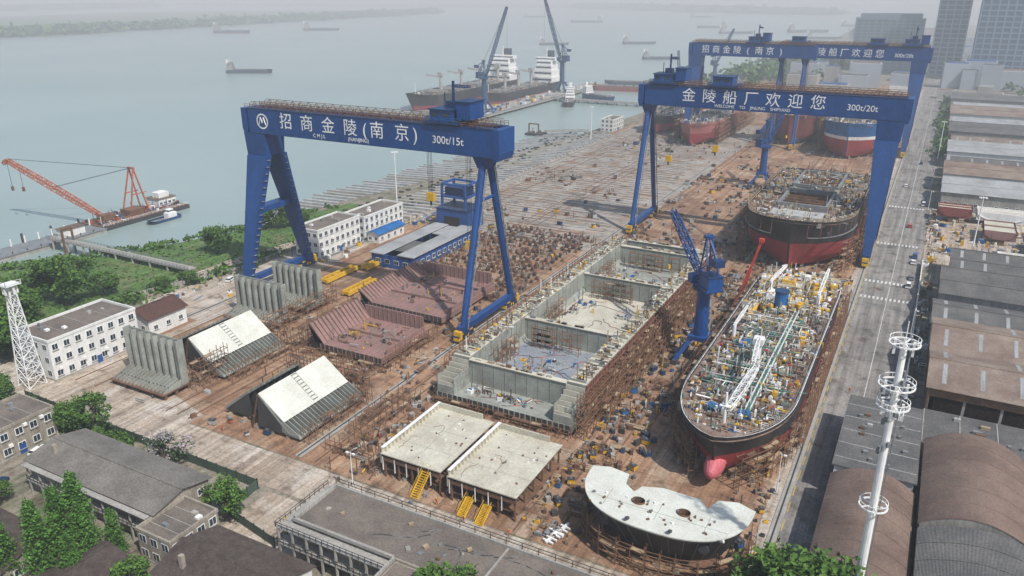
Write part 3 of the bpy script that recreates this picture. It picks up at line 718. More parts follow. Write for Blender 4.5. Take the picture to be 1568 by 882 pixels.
def tentblock(xr, y0, y1):
    mb = MB(); xt = xr-12; zt = 10
    mb.hexa([(xt, y0, zt), (xr-4.5, y0, 4.2), (xr-4.5, y1, 4.2), (xt, y1, zt), (xt+.2, y0, zt+.3), (xr-4.3, y0, 4.5), (xr-4.3, y1, 4.5), (xt+.2, y1, zt+.3)], palep)
    n = 20
    for i in range(n):
        y = y0+(y1-y0)*i/(n-1)
        mb.hexa([(xr-5.2, y-.07, 1.6), (xr, y-.07, 1.4), (xr, y+.07, 1.4), (xr-5.2, y+.07, 1.6), (xr-5.2, y-.07, 5.0), (xr, y-.07, 2.0), (xr, y+.07, 2.0), (xr-5.2, y+.07, 5.0)], greyg)
        if i % 3 == 0: mb.beam((xt+.2, y, zt), (xr-3, y, 1.6), .25, greyg, .5); mb.beam((xt, y, zt), (xt-3, y, .3), .3, rust)
    mb.hexa([(xr-5.2, y0, 1.2), (xr+.3, y0, 1.0), (xr+.3, y1, 1.0), (xr-5.2, y1, 1.2), (xr-5.2, y0, 1.5), (xr+.3, y0, 1.3), (xr+.3, y1, 1.3), (xr-5.2, y1, 1.5)], greyg)
    mb.face([(xt, y0-.02, zt), (xr-4.5, y0-.02, 4.2), (xr-4.5, y0-.02, 1.2), (xt-1, y0-.02, 1.2)], dkgrey)
    for q in range(9): f = q/8; mb.ob(xt+.5+6.6*f, (y0+y1)/2, zt+.05-5.0*f, .2, 1.5, .2, 0, greyg)
    for s in (-.9, .9): mb.beam((xt+.3, (y0+y1)/2+s, zt+.3), (xr-4.6, (y0+y1)/2+s, 4.7), .1, greyg)
    for i in range(9):
        y = y0+2+(y1-y0-6)*i/8
        mb.hexa([(xt-14, y, 1.2), (xt-5, y, 1.2), (xt-5, y+.12, 1.2), (xt-14, y+.12, 1.2), (xt-13.5, y, 1.8), (xt-5.3, y, 8), (xt-5.3, y+.12, 8), (xt-13.5, y+.12, 1.8)], dkgrey)
    mb.hexa([(xt-14, y0+2, 1.3), (xt-5.2, y0+2, 7.9), (xt-5.2, y1-4, 7.9), (xt-14, y1-4, 1.3), (xt-14, y0+2, 1.5), (xt-5, y0+2, 8.1), (xt-5, y1-4, 8.1), (xt-14, y1-4, 1.5)], greyg)
    for i in range(11):
        y = y0+2+(y1-y0-6)*i/10; mb.hexa([(xt-14, y, 1.5), (xt-5, y, 8.1), (xt-5, y+.1, 8.1), (xt-14, y+.1, 1.5), (xt-14.2, y, 2.1), (xt-5.3, y, 8.7), (xt-5.3, y+.1, 8.7), (xt-14.2, y+.1, 2.1)], greyg)
    keelblocks(mb, xt-12, xr, y0+1, y1, 1.1, 5, 5)
    mb.make('side_tank_block')
tentblock(-119.5, 117.5, 141); tentblock(-160, 132, 155)
def redblock(xa, xb, ya, yb, wall=8.5, nb=1):
    mb = MB(); keelblocks(mb, xa+2, xb-1, ya+1, yb, 1.3, 5, 5)
    mb.box(xa+1.5, xb, ya, yb, 1.3, 3.2, pink); mb.box(xa+1.5, xb, ya-.08, ya, 1.3, 3.2, dkgrey)
    x = xa+2
    while x < xb: mb.box(x, x+.18, ya-.25, ya-.08, 1.3, 3.2, pink); x += 1.6
    x = xa+3
    while x < xb: mb.box(x, x+.1, ya+.5, yb-1, 3.2, 3.35, pink); x += 2.2
    mb.hexa([(xa, ya, 3.0), (xa+3.2, ya, 3.0), (xa+3.2, yb, 3.0), (xa, yb, 3.0), (xa-2.2, ya, wall), (xa-1.8, ya, wall), (xa-1.8, yb, wall), (xa-2.2, yb, wall)], pink)
    y = ya
    while y < yb: mb.hexa([(xa, y, 3.0), (xa+3.6, y, 3.0), (xa+3.6, y+.12, 3.0), (xa, y+.12, 3.0), (xa-2.3, y, wall+.7), (xa-1.5, y, wall+.7), (xa-1.5, y+.12, wall+.7), (xa-2.3, y+.12, wall+.7)], pink); y += 1.7
    mb.box(xa+1, xb-1, yb-.6, yb-.2, 3.2, 7.4, pink)
    x = xa+1.5
    while x < xb-1: mb.box(x, x+.12, yb-.8, yb-.6, 3.2, 7.4, pink); x += 1.7
    mb.box(xb-.6, xb-.3, ya+3, yb-1, 3.2, 4.6, pink)
    for k in range(nb): yy = ya+(yb-ya)*(k+1)/(nb+1); mb.box(xa+3, xb-1, yy, yy+.2, 3.2, 4.0, pink)
    clutter(mb, lambda: (R.uniform(xa+4, xb-3), R.uniform(ya+2, yb-3), 1), 40, 3.3, [rust, yellow, grey, rust, ltgrey, dkgrey], .3, 1.5, 1.0)
    mb.make('red_hull_block')
redblock(-150, -126, 158, 181); redblock(-158, -127, 191, 225, 6.5, 2)
mb = MB()
scaffold('', [(-151, 157), (-125, 157)], 3, mb=mb, side=-1); scaffold('', [(-124.5, 182), (-124.5, 158)], 5, mb=mb, side=1); scaffold('', [(-153.5, 158), (-153.5, 182)], 8, mb=mb, side=1)
scaffold('', [(-118.5, 142), (-118.5, 118)], 4, mb=mb, side=1); scaffold('', [(-158, 160), (-158, 132)], 5, mb=mb, side=1); scaffold('', [(-146, 143), (-120, 143)], 6, mb=mb, side=1)
scaffold('', [(-163, 124), (-163, 136)], 8, mb=mb, side=-1); scaffold('', [(-171, 157), (-160, 157)], 7, mb=mb, side=1); scaffold('', [(-134, 146), (-122, 146)], 7, mb=mb, side=1); scaffold('', [(-172, 160), (-172, 192)], 7, mb=mb, side=-1)
scaffold('', [(-112, 118), (-106, 118), (-106, 148)], 3, mb=mb, side=1); scaffold('', [(-110, 126), (-110, 146)], 4.5, mb=mb, side=1); scaffold('', [(-150, 146), (-140, 146)], 7, mb=mb, side=1)
scaffold('', [(-95.5, 115), (-95.5, 138)], 5, mb=mb, side=1)
mb.make('block_scaffolding')

mb = MB()
for _ in range(620):
    x = R.uniform(-166, -121); y = R.uniform(228, 300); x = round(x/3)*3+R.uniform(-.4, .4); y = round(y/4)*4+R.uniform(-.6, .6); h = R.uniform(1, 2.2)
    mb.ob(x, y, .04, R.uniform(.7, 1.4), R.uniform(.7, 1.3), h*.6, 0, R.choice([concw, rust, dkgrey])); mb.ob(x, y, .04+h*.6, .7, .7, h*.4, 0, rust)
for _ in range(420):
    x = R.choice((-58, -54, -50, -108, -106, -104))+R.gauss(0, 1.2); y = R.uniform(118, 330); h = R.uniform(.6, 1.4)
    mb.ob(x, y, .04, R.uniform(.6, 1.3), R.uniform(.6, 1.3), h, R.uniform(0, 1), R.choice([concw, rust, rust, dkgrey]))
f_ = clus(-112, -64, 282, 520, 14, 6)
for _ in range(240):
    x, y, _w = f_(); mb.ob(x, y, .04, R.uniform(.6, 2.3), R.uniform(.6, 2), R.uniform(.5, 1.6), R.uniform(0, 3), R.choice([concw, rust, rust, dkgrey, grey]))
mb.make('keel_blocks')
def eqbox(mb, x, y, m, s=1.0, a=0.):
    mb.ob(x, y, .25, 2.0*s, 1.4*s, 1.3*s, a, m); mb.ob(x, y, .25+1.3*s, 2.1*s, 1.5*s, .1, a, dkgrey); mb.ob(x, y, .05, 1.6*s, 1.2*s, .2, a, dkgrey); mb.ob(x, y, .35+1.3*s, .5*s, .4*s, .25, a, grey)
mb = MB()
for _ in range(80): eqbox(mb, R.choice((-18.5, -20, -48, -56, -59))+R.gauss(0, .8), R.uniform(118, 300), R.choice([yellow, yellow, yellow, blue_l, blue_d]), R.uniform(.5, 1.0), R.uniform(0, 3))
f_ = clus(-168, -104, 114, 330, 18, 4)
for _ in range(60): x, y, _w = f_(); eqbox(mb, x, y, R.choice([yellow, yellow, orange, blue_f, ltgrey, rust]), R.uniform(.4, 1.0), R.uniform(0, 3))
f_ = clus(-200, -64, 290, 520, 12, 6)
for _ in range(36): x, y, _w = f_(); eqbox(mb, x, y, R.choice([yellow, blue_f, blue_d, ltgrey, rust, rust]), R.uniform(.8, 1.5), R.uniform(0, 3))
for _ in range(40): eqbox(mb, R.choice((-18.5, -51, -46))+R.gauss(0, .8), R.uniform(118, 270), blue_l if R.random() < .5 else blue_d, R.uniform(.4, .8), R.uniform(0, 3))
mb.make('welding_equipment_boxes')
mb = MB()
clutter(mb, clus(-60, -45, 114, 330, 22, 3), 500, .05, [rust, rust, plank, grey, dkgrey, ltgrey, yellow, rust], .3, 1.9, 1.1)
clutter(mb, clus(-172, -104, 113, 300, 32, 4), 720, .05, [rust, rust, plank, grey, dkgrey, ltgrey, rust], .3, 1.9, 1.1)
clutter(mb, clus(-200, -66, 280, 620, 24, 7), 420, .05, [rust, rust, grey, dkgrey, ltgrey, concw, rust], .5, 3.0, 1.6)
clutter(mb, clus(-222, -198, 160, 300, 9, 4), 150, .05, [rust, grey, white, concw, blue_l, yellow], .4, 2.5, 1.8)
clutter(mb, lambda: (R.uniform(-24, -16), R.uniform(113, 300), 1), 200, .05, [rust, grey, blue_d, yellow, dkgrey, plank], .3, 1.3, 1.1)
clutter(mb, clus(-108, -60, 110, 147, 10, 3), 190, .05, [rust, grey, dkgrey, ltgrey, plank, rust, yellow], .3, 1.4, 1.0)
for _ in range(50):
    x = R.choice((R.uniform(-170, -105), R.uniform(-60, -46))); y = R.uniform(113, 300); a = R.choice((0, 1.57))
    for q in range(R.randint(2, 5)): mb.ob(x+R.gauss(0, .2), y+R.gauss(0, .2), .06+q*.22, R.uniform(3, 6), R.uniform(.3, 1.6), .18, a+R.gauss(0, .04), R.choice([rust, plank, grey]))
mb.make('scrap_steel_and_parts')
for (x, y, l) in ((-186, 212, 18), (-171, 205, 16), (-182, 226, 9)):
    mb = MB()
    for s in (-1, 1): mb.box(x+s*1.3-.25, x+s*1.3+.25, y-l/2, y+l/2, .6, 2.2, yellow)
    for q in range(7): yy = y-l/2+.3+q*(l-.6)/6; mb.box(x-1.05, x+1.05, yy-.15, yy+.15, .9, 1.9, yellow)
    mb.box(x-1.8, x+1.8, y-l/2+1, y-l/2+1.6, .05, .6, dkgrey); mb.box(x-1.8, x+1.8, y+l/2-1.6, y+l/2-1, .05, .6, dkgrey); mb.make('yellow_lifting_beam')

# ------------------------------------------------------------------ portal cranes
def portal(x, y, tip, s=1.0, base=5.5, ht=22, name='portal_crane', z0=0., col=blue, bw=1.0, apx=15):
    mb = MB(); P = lambda a, c, z: (x+a*s, y+c*s, z0+z*s)
    for a in (-1, 1):
        for c in (-1, 1): mb.frust(P(a*base, c*base, 0)[:2], (1.1*s, 1.1*s), z0+1.3*s, P(a*2.0, c*2.0, 0)[:2], (1.3*s, 1.3*s), z0+7*s, col); mb.ob(*P(a*base, c*base, 0)[:2], z0, 1.4*s, 3.2*s, 1.3*s, 0, dkgrey)
    for a in (-1, 1): mb.box(x+(a*base-.5)*s, x+(a*base+.5)*s, y-base*s, y+base*s, z0+1.3*s, z0+2.4*s, col)
    mb.box(x-2.9*s, x+2.9*s, y-2.9*s, y+2.9*s, z0+7*s, z0+8.2*s, col)
    mb.tube(P(0, 0, 8.2), P(0, 0, ht), 2.0*s, col, 16, 1.8*s); mb.tube(P(0, 0, ht), P(0, 0, ht+.9), 3.3*s, blue_d, 16)
    for q in range(8): mb.beam(P(2.3, 0, 8+q*(ht-8)/8), P(2.3, 1.5, 8+(q+1)*(ht-8)/8), .2, grey)
    d = (Vector(tip)-Vector(P(0, 0, ht+3))); h = Vector((d.x, d.y, 0)).normalized(); an = math.atan2(h.y, h.x)
    c0 = Vector(P(0, 0, 0))
    def O(f, l, z, sf, sl, sz, m):
        p = c0+h*f*s+Vector((-h.y, h.x, 0))*l*s; mb.ob(p.x, p.y, z0+z*s, sf*s, sl*s, sz*s, an, m)
    O(-1.5, 0, ht+.9, 9, 5, .7, col); O(-3.2, 0, ht+1.6, 5.2, 4.4, 3.4, col); O(-3.2, 0, ht+5.0, 5.6, 4.8, .3, blue_d); O(2.4, 2.6, ht+1.4, 2.2, 1.9, 2.5, col); O(3.5, 2.6, ht+2.2, .12, 1.5, 1.3, glass)
    O(-3.2, -2.25, ht+2.8, 3, .1, 1.2, glass)
    ap = c0+Vector((0, 0, (ht+apx)*s)); pr = c0+h*1.8*s+Vector((0, 0, (ht+2.5)*s))
    for l in (-1.7, 1.7):
        lv = Vector((-h.y, h.x, 0))*l*s
        mb.beam(c0+lv+h*1.2*s+Vector((0, 0, (ht+1.6)*s)), ap+lv*.4, .4*s, col); mb.beam(c0+lv-h*4*s+Vector((0, 0, (ht+5)*s)), ap+lv*.4, .4*s, col)
        for q in (.3, .55, .8): mb.beam((c0+lv+h*1.2*s+Vector((0, 0, (ht+1.6)*s))).lerp(ap+lv*.4, q), (c0+lv-h*4*s+Vector((0, 0, (ht+5)*s))).lerp(ap+lv*.4, q), .25*s, col)
    mb.ob(ap.x, ap.y, ap.z-.3, 2*s, 2.4*s, .8*s, an, col)
    mb.rail(tuple(ap+Vector((-1.2*s, -1.2*s, .5*s))), tuple(ap+Vector((1.2*s, -1.2*s, .5*s))), col, .9, 1)
    tp = Vector(tip); n = max(8, int((tp-pr).length/(2.4*s))); mb.truss(pr, tp, 2.0*s*bw, 1.7*s*bw, n, col, .30*s*bw)
    for l in (-.5, .5): mb.beam(ap+Vector((l, 0, 0)), tp, .1*s, dkgrey)
    O(-6, 0, ht+8.5, 2.6, 3, 2.0, blue_d)
    mb.beam(ap, c0-h*6*s+Vector((0, 0, (ht+9.5)*s)), .45*s, col)
    bot = Vector((tp.x, tp.y, z0+(tp.z-z0)*.55)); mb.beam(tp, bot, .1, dkgrey); mb.ob(bot.x, bot.y, bot.z-1, 1, .6, 1.2, an, yellow)
    return mb.make(name)
portal(-49, 206, (-64.5, 223, 38.5), 1.0, 5.2, 22)
portal(-78, 435, (-70, 448, 47), .95, 5.5, 22)
portal(-350, 604, (-337, 622, 87), 1.15, 5, 24, z0=.6, col=blue_f, bw=1.1, apx=13)
portal(-350, 766, (-372, 768, 92), 1.25, 5, 24, z0=.6, col=blue_f, bw=1.2, apx=13)
portal(-225, 900, (-215, 930, 60), 1.1, 5, 20, col=blue_f); portal(-205, 700, (-212, 712, 50), 1.0, 5, 18, col=blue_f)
mb = MB()
mb.ob(-48, 252, .8, 3, 8, 1.4, .2, redp); mb.ob(-48, 252, 2.2, 2.6, 3, 1.6, .2, redp)
for s in (-1, 1):
    for q in range(4): mb.tube((-48+s*1.6-.3, 249+q*2, .6), (-48+s*1.6+.3, 249+q*2, .6), .6, dkgrey, 10)
mb.beam((-48, 251, 3), (-45.5, 252, 14), 1.1, redp); mb.beam((-45.5, 252, 14), (-43, 252.5, 24), .75, redp); mb.box(-43.8, -42.2, 251.8, 253.2, 23.6, 24.8, redp)
mb.make('red_boom_lift')

# ------------------------------------------------------------------ buildings
def windows(mb, face, a0, a1, c, h, st, n, z0=0., ww=1.5, wh=1.5, mat=glass, fr=white):
    for s in range(st):
        zb = z0+(h-z0)*s/st+(h-z0)/st*.36
        for i in range(n):
            a = a0+(a1-a0)*(i+.5)/n
            for (e, dd, mm) in ((.16, .05, fr), (0, .08, mat)):
                p0, p1, q0, q1 = a-ww/2-e, a+ww/2+e, zb-e, zb+wh+e
                if face == 'x+': mb.box(c, c+dd, p0, p1, q0, q1, mm)
                elif face == 'x-': mb.box(c-dd, c, p0, p1, q0, q1, mm)
                else: mb.box(p0, p1, c-dd, c, q0, q1, mm)
            if face == 'x+': mb.box(c+.08, c+.1, a-.04, a+.04, zb, zb+wh, fr); mb.box(c, c+.3, a-ww/2-.2, a+ww/2+.2, zb-.3, zb-.17, concw)
            elif face == 'y-': mb.box(a-.04, a+.04, c-.1, c-.08, zb, zb+wh, fr)
def flat(name, x0, x1, y0, y1, h, st, nx, ny, wall=wallw, roof=tar, par=.7, junk=6):
    mb = MB(); mb.box(x0, x1, y0, y1, 0, h, wall); mb.box(x0+.3, x1-.3, y0+.3, y1-.3, h, h+.05, roof)
    for a in ((x0-.15, x1+.15, y0-.15, y0+.25), (x0-.15, x1+.15, y1-.25, y1+.15), (x0-.15, x0+.25, y0+.25, y1-.25), (x1-.25, x1+.15, y0+.25, y1-.25)): mb.box(*a, h+.003, h+par, wall)
    mb.box(x0-.06, x1+.06, y0-.06, y1+.06, 0, .5, concw)
    windows(mb, 'x+', y0, y1, x1, h, st, ny); windows(mb, 'y-', x0, x1, y0, h, st, nx)
    mb.box(x1, x1+.1, (y0+y1)/2-.8, (y0+y1)/2+.8, 0, 2.4, bluew)
    for q in range(junk): mb.ob(R.uniform(x0+1.5, x1-1.5), R.uniform(y0+1.5, y1-1.5), h+.05, R.uniform(.6, 1.6), R.uniform(.5, 1.2), R.uniform(.4, 1.3), 0, R.choice([grey, white, concw]))
    for q in range(4): mb.ob(x1+.3, y0+2+q*(y1-y0-4)/3.3, R.choice((3, 6.5)) if h > 7 else 2.5, .5, .9, .7, 0, white)
    for q in range(3): yy = y0+(y1-y0)*(q+1)/4; mb.box(x0+.4, x1-.4, yy, yy+.12, h+.05, h+.12, concw)
    return mb.make(name)
flat('office_building', -215, -200, 110, 137, 11.5, 3, 4, 8)
flat('office_building', -218, -206, 224, 250, 11.5, 3, 4, 8); flat('workshop_building', -219, -207, 254, 282, 9.5, 3, 4, 8)
flat('riverside_office', -222, -212, 558, 580, 9, 3, 3, 6, junk=2); flat('gate_building', -186, -173, 76, 93, 7.5, 2, 3, 5, brickw)
def gable(name, x0, x1, y0, y1, h, rise, axis, roof, wall, win=True, over=.7, st=1, bays=1, openfront=False, chim=False, sky=False):
    mb = MB()
    if not openfront: mb.box(x0, x1, y0, y1, 0, h, wall)
    else:
        mb.box(x0, x0+.4, y0, y1, 0, h, wall); mb.box(x1-.4, x1, y0, y1, 0, h, wall); mb.box(x0+.4, x1-.4, y1-.4, y1, 0, h, wall); mb.box(x0+.4, x1-.4, y0, y0+.4, h-2.2, h, wall)
        x = x0+.2
        while x < x1: mb.box(x-.3, x+.3, y0+.45, y0+1.05, 0, h, concw); x += (x1-x0)/6
        mb.box(x0+2, x1-2, y0+8, y0+14, 0, 4, rust); mb.box(x0+.4, x1-.4, y0+2.0, y0+2.3, h-3, h-2.3, rust)
    L0, L1 = (y0, y1) if axis == 'X' else (x0, x1); w = (L1-L0)/bays
    for b_ in range(bays):
        a = L0+b_*w-(over if b_ == 0 else 0); c = L0+(b_+1)*w+(over if b_ == bays-1 else 0); mid = L0+(b_+.5)*w
        for (p, q) in ((a, mid), (mid, c)):
            zp, zq = (h, h+rise) if q == mid else (h+rise, h); o = over; t = .15
            if axis == 'X': V = [(x0-o, p, zp), (x1+o, p, zp), (x1+o, q, zq), (x0-o, q, zq)]
            else: V = [(p, y0-o, zp), (q, y0-o, zq), (q, y1+o, zq), (p, y1+o, zp)]
            mb.hexa([(v[0], v[1], v[2]+.01) for v in V]+[(v[0], v[1], v[2]+t) for v in V], roof)
            if sky and axis == 'X':
                nn = int((x1-x0)/7)
                for i in range(nn):
                    if R.random() < .25: continue
                    xx = x0+3+(x1-x0-6)*i/max(1, nn-1); W_ = [(xx-.5, p+(q-p)*.2, zp+(zq-zp)*.2), (xx+.5, p+(q-p)*.2, zp+(zq-zp)*.2), (xx+.5, p+(q-p)*.85, zp+(zq-zp)*.85), (xx-.5, p+(q-p)*.85, zp+(zq-zp)*.85)]
                    mb.hexa([(v[0], v[1], v[2]+t) for v in W_]+[(v[0], v[1], v[2]+t+.05) for v in W_], rooflt)
        if axis == 'X':
            mb.box(x0-over, x1+over, mid-.3, mid+.3, h+rise+.02, h+rise+.28, roof)
            for xx in (x0, x1): mb.face([(xx, L0+b_*w, h), (xx, L0+(b_+1)*w, h), (xx, mid, h+rise)], wall)
        else:
            mb.box(mid-.3, mid+.3, y0-over, y1+over, h+rise+.02, h+rise+.28, roof)
            for yy in (y0, y1): mb.face([(L0+b_*w, yy, h), (L0+(b_+1)*w, yy, h), (mid, yy, h+rise)], wall)
    if win:
        windows(mb, 'y-', x0, x1, y0, h, st, max(2, int((x1-x0)/4)), ww=1.3, wh=1.2); windows(mb, 'x+', y0, y1, x1, h, st, max(2, int((y1-y0)/4)), ww=1.3, wh=1.2)
    if chim: mb.box(x0+4, x0+4.8, y0+3, y0+3.8, h, h+rise+1.4, brickw)
    return mb.make(name)
gable('storage_house', -213, -202, 142, 156, 5.5, 2.6, 'Y', M('red_brown_roof', (.17, .08, .06), .8, .25, wave='Y', wscale=2), wallw)
gable('blue_roof_shed', -204, -198, 252, 270, 4, 1.2, 'Y', blue_l, wallw)
gable('row_house', -157, -118, 77, 90, 7.4, 1.6, 'X', M('grey_felt_roof', (.115, .105, .09), .95, .35, .15, col2=(.18, .165, .145)), brickw, st=2, chim=True)
flat('row_house_annex', -118, -109, 73, 84, 6.4, 2, 3, 4, brickw, junk=3)
mb = MB()
mb.box(-156, -118.2, 75.4, 76.95, 3.5, 3.7, concw)
for i in range(10): mb.beam((-155.5+i*4.0, 75.6, 0), (-155.5+i*4.0, 75.6, 7.3), .3, concw)
mb.rail((-156, 75.4, 3.7), (-118.2, 75.4, 3.7), dkgrey, 1.1, 1.2); mb.box(-156.5, -118.2, 75.0, 76.2, 7.2, 7.35, concw)
mb.make('row_house_balcony')
gable('tile_roof_house', -107, -84, 67, 82, 4.6, 2.6, 'X', rooft, wallw, chim=True)
gable('tile_roof_house', -150, -132, 56, 66, 4, 2.2, 'X', rooft, brickw); gable('tile_roof_house', -127, -112, 58, 68, 4, 2.0, 'Y', rooft, brickw); gable('tile_roof_house', -178, -163, 60, 71, 4, 2.2, 'X', rooft, brickw, chim=True)
mb = MB()
mb.box(-93, -16, 88, 100, 0, 7.6, brickw); mb.box(-92.6, -16.4, 88.4, 99.6, 7.6, 7.66, tar); mb.box(-70, -16, 70, 87.95, 0, 7.2, brickw); mb.box(-69.6, -16.4, 70.4, 87.6, 7.2, 7.26, tar)
for a in ((-93.2, -15.8, 99.6, 100.1), (-93.2, -92.7, 87.8, 99.6), (-93.2, -70.2, 87.6, 88.1), (-70.2, -69.8, 70, 87.6), (-16.2, -15.8, 70, 99.6)): mb.box(*a, 7.6, 8.25, concw)
for x in (-54,): mb.box(x, x+.35, 88.5, 99.5, 7.66, 7.95, concw)
mb.rail((-93, 99.9, 8.25), (-16, 99.9, 8.25), dkgrey, 1.4, 3.2, .1)
for z in (3.6, 7.2): mb.box(-95, -70.3, 85.2, 87.5, z-.2, z, concw); mb.rail((-95, 85.2, z), (-70.3, 85.2, z), dkgrey, 1.1, 1.3, .09); mb.box(-95.2, -93.3, 87.6, 100, z-.2, z, concw); mb.rail((-95.2, 85.2, z), (-95.2, 100, z), dkgrey, 1.1, 1.3, .09)
for i in range(8): mb.beam((-94.8+i*3.4, 85.4, 0), (-94.8+i*3.4, 85.4, 7), .35, concw)
windows(mb, 'y-', -92, -71, 88, 7.6, 2, 8, ww=1.7); windows(mb, 'x-', 88, 100, -93, 7.6, 2, 4)
for q in range(24): mb.ob(R.uniform(-90, -20), R.uniform(90, 98), 7.66, R.uniform(.3, 1.2), R.uniform(.3, 1.0), R.uniform(.15, .7), R.uniform(0, 3), R.choice([concw, grey, rust, plank]))
for _ in range(7):
    p = Vector((R.uniform(-88, -25), R.uniform(90, 98), 7.72)); an = R.uniform(-.5, .5)
    for _q in range(20):
        an += R.gauss(0, .25); q2 = p+Vector((math.cos(an), math.sin(an), 0))*1.2
        if not (-92 < q2.x < -17 and 89 < q2.y < 99): break
        mb.beam(p, q2, .1, R.choice([dkgrey, grey])); p = q2
mb.make('dormitory_building')
mb = MB()
mb.box(-184, -165, 229, 229.4, 0, 5, bluew); mb.box(-184, -183.6, 229.4, 274, 0, 5, bluew); mb.box(-165.4, -165, 229.4, 274, 0, 5.4, bluew)
mb.box(-185, -178, 228.4, 275, 5.2, 5.5, rooflt); mb.box(-171.5, -164, 228.4, 275, 5.8, 6.1, rooflt); mb.box(-178, -171.5, 236, 250, 4.7, 4.9, roofg); mb.box(-178, -171.5, 262, 275, 4.7, 4.9, rooflt)
windows(mb, 'x+', 230, 273, -165, 5, 1, 11, ww=2); windows(mb, 'y-', -183, -166, 229, 5, 1, 4, ww=2)
for i in range(8):
    for x in (-178.2, -171.7): mb.beam((x, 231+i*6, 0), (x, 231+i*6, 5.4), .3, bluew)
clutter(mb, lambda: (R.uniform(-177.5, -172.5), R.uniform(231, 273), 1), 40, .1, [yellow, grey, rust, blue_l], .5, 2, 2)
mb.make('blue_workshop')
mb = MB()
mb.box(-190, -174, 284, 298, 0, 9, bluew); mb.box(-190.3, -173.7, 283.7, 298.3, 9, 9.4, blue_d)
for x in (-188, -176):
    for y in (286, 296): mb.beam((x, y, 9.4), (x, y, 20), .9, bluew)
for z in (14.5, 20):
    for y in (286, 296): mb.beam((-188, y, z), (-176, y, z), .9, bluew)
    for x in (-188, -176): mb.beam((x, 286, z), (x, 296, z), .9, bluew)
mb.box(-187, -177, 287, 295, 14, 18.5, blue_d); mb.rail((-190, 283.8, 9.4), (-174, 283.8, 9.4), grey); mb.box(-186, -178, 283.9, 284, 0, 6, darkin)
mb.make('paint_shop')
def vault(name, x0, x1, y0, y1, h, rise, roof, wall, n=14):
    mb = MB(); mb.box(x0, x1, y0, y1, 0, h, wall)
    P = [(x0-.4+(x1-x0+.8)*i/n, h+rise*math.sin(math.pi*i/n)**.85+.05) for i in range(n+1)]
    m = int((y1-y0)/5)
    for k in range(m):
        a = y0+(y1-y0)*k/m; c = y0+(y1-y0)*(k+1)/m
        for i in range(n): mb.hexa([(P[i][0], a+.05, P[i][1]-.15), (P[i+1][0], a+.05, P[i+1][1]-.15), (P[i+1][0], c, P[i+1][1]-.15), (P[i][0], c, P[i][1]-.15), (P[i][0], a+.05, P[i][1]), (P[i+1][0], a+.05, P[i+1][1]), (P[i+1][0], c, P[i+1][1]), (P[i][0], c, P[i][1])], roof)
        for i in range(n): mb.beam((P[i][0], a, P[i][1]+.04), (P[i+1][0], a, P[i+1][1]+.04), .16, roof)
    for y in (y0, y1): mb.face([(p[0], y, p[1]-.05) for p in P], wall)
    windows(mb, 'x-', y0, y1, x0, h, 1, int((y1-y0)/5), ww=2.6, wh=1.8)
    return mb.make(name)
vault('vaulted_workshop', -6.5, 8.5, 118, 153, 6.5, 3.2, roofb, concw); vault('vaulted_workshop', 10, 28, 141, 174, 8, 3.6, roofb, concw); vault('vaulted_workshop', 10, 31, 104, 139.5, 8, 3.0, roofg, concw); vault('vaulted_workshop', 32, 52, 110, 174, 8, 3.6, roofb, concw)
mb = MB(); mb.box(-6.5, 8.5, 155, 188, 0, 7.6, wallw); mb.box(-7, 9, 154.6, 188.4, 7.6, 7.9, roofg); windows(mb, 'x-', 156, 187, -6.5, 7.6, 2, 8); windows(mb, 'y-', -6, 8, 155, 7.6, 2, 4)
mb.box(-7.6, -6.5, 160, 170, 3.2, 3.4, roofg); mb.box(3, 5, 180, 184, 7.9, 9.3, wallw)
for q in range(12): mb.ob(R.uniform(-5, 7), R.uniform(158, 186), 7.9, R.uniform(.4, 1.2), .8, .6, 0, R.choice([grey, ltgrey, rust]))
for q in range(5): mb.box(-6.8, 8.8, 158+q*6.3, 158.15+q*6.3, 7.9, 8.0, ltgrey)
mb.make('workshop_office')
mb = MB(); mb.box(9.5, 55, 176, 192, 0, 6, concw); mb.box(9, 55.5, 175.5, 192.5, 6, 6.3, roofg); windows(mb, 'x-', 177, 191, 9.5, 6, 1, 4); windows(mb, 'y-', 10, 54, 176, 6, 1, 10)
for q in range(18): mb.ob(R.uniform(12, 50), R.uniform(178, 190), 6.3, R.uniform(.5, 2), .8, .7, 0, R.choice([grey, ltgrey, rust, plank]))
for q in range(6): mb.box(9.2+q*7.5, 9.4+q*7.5, 175.8, 192.2, 6.3, 6.42, concw)
mb.make('storage_building')
gable('open_steel_shed', 9.5, 56, 195, 243, 11, 2.6, 'X', roofbe, rust, win=False, bays=2, openfront=True, sky=True)
gable('factory_shed', 9.5, 56, 247, 268, 8, 2.2, 'X', roofg, concw, bays=1, sky=True); gable('factory_shed', 11, 56, 271, 300, 9.5, 2.2, 'X', roofg, concw, bays=2)
gable('factory_shed', 14, 56, 303, 330, 8, 2, 'X', roofg, wallw, bays=2, sky=True)
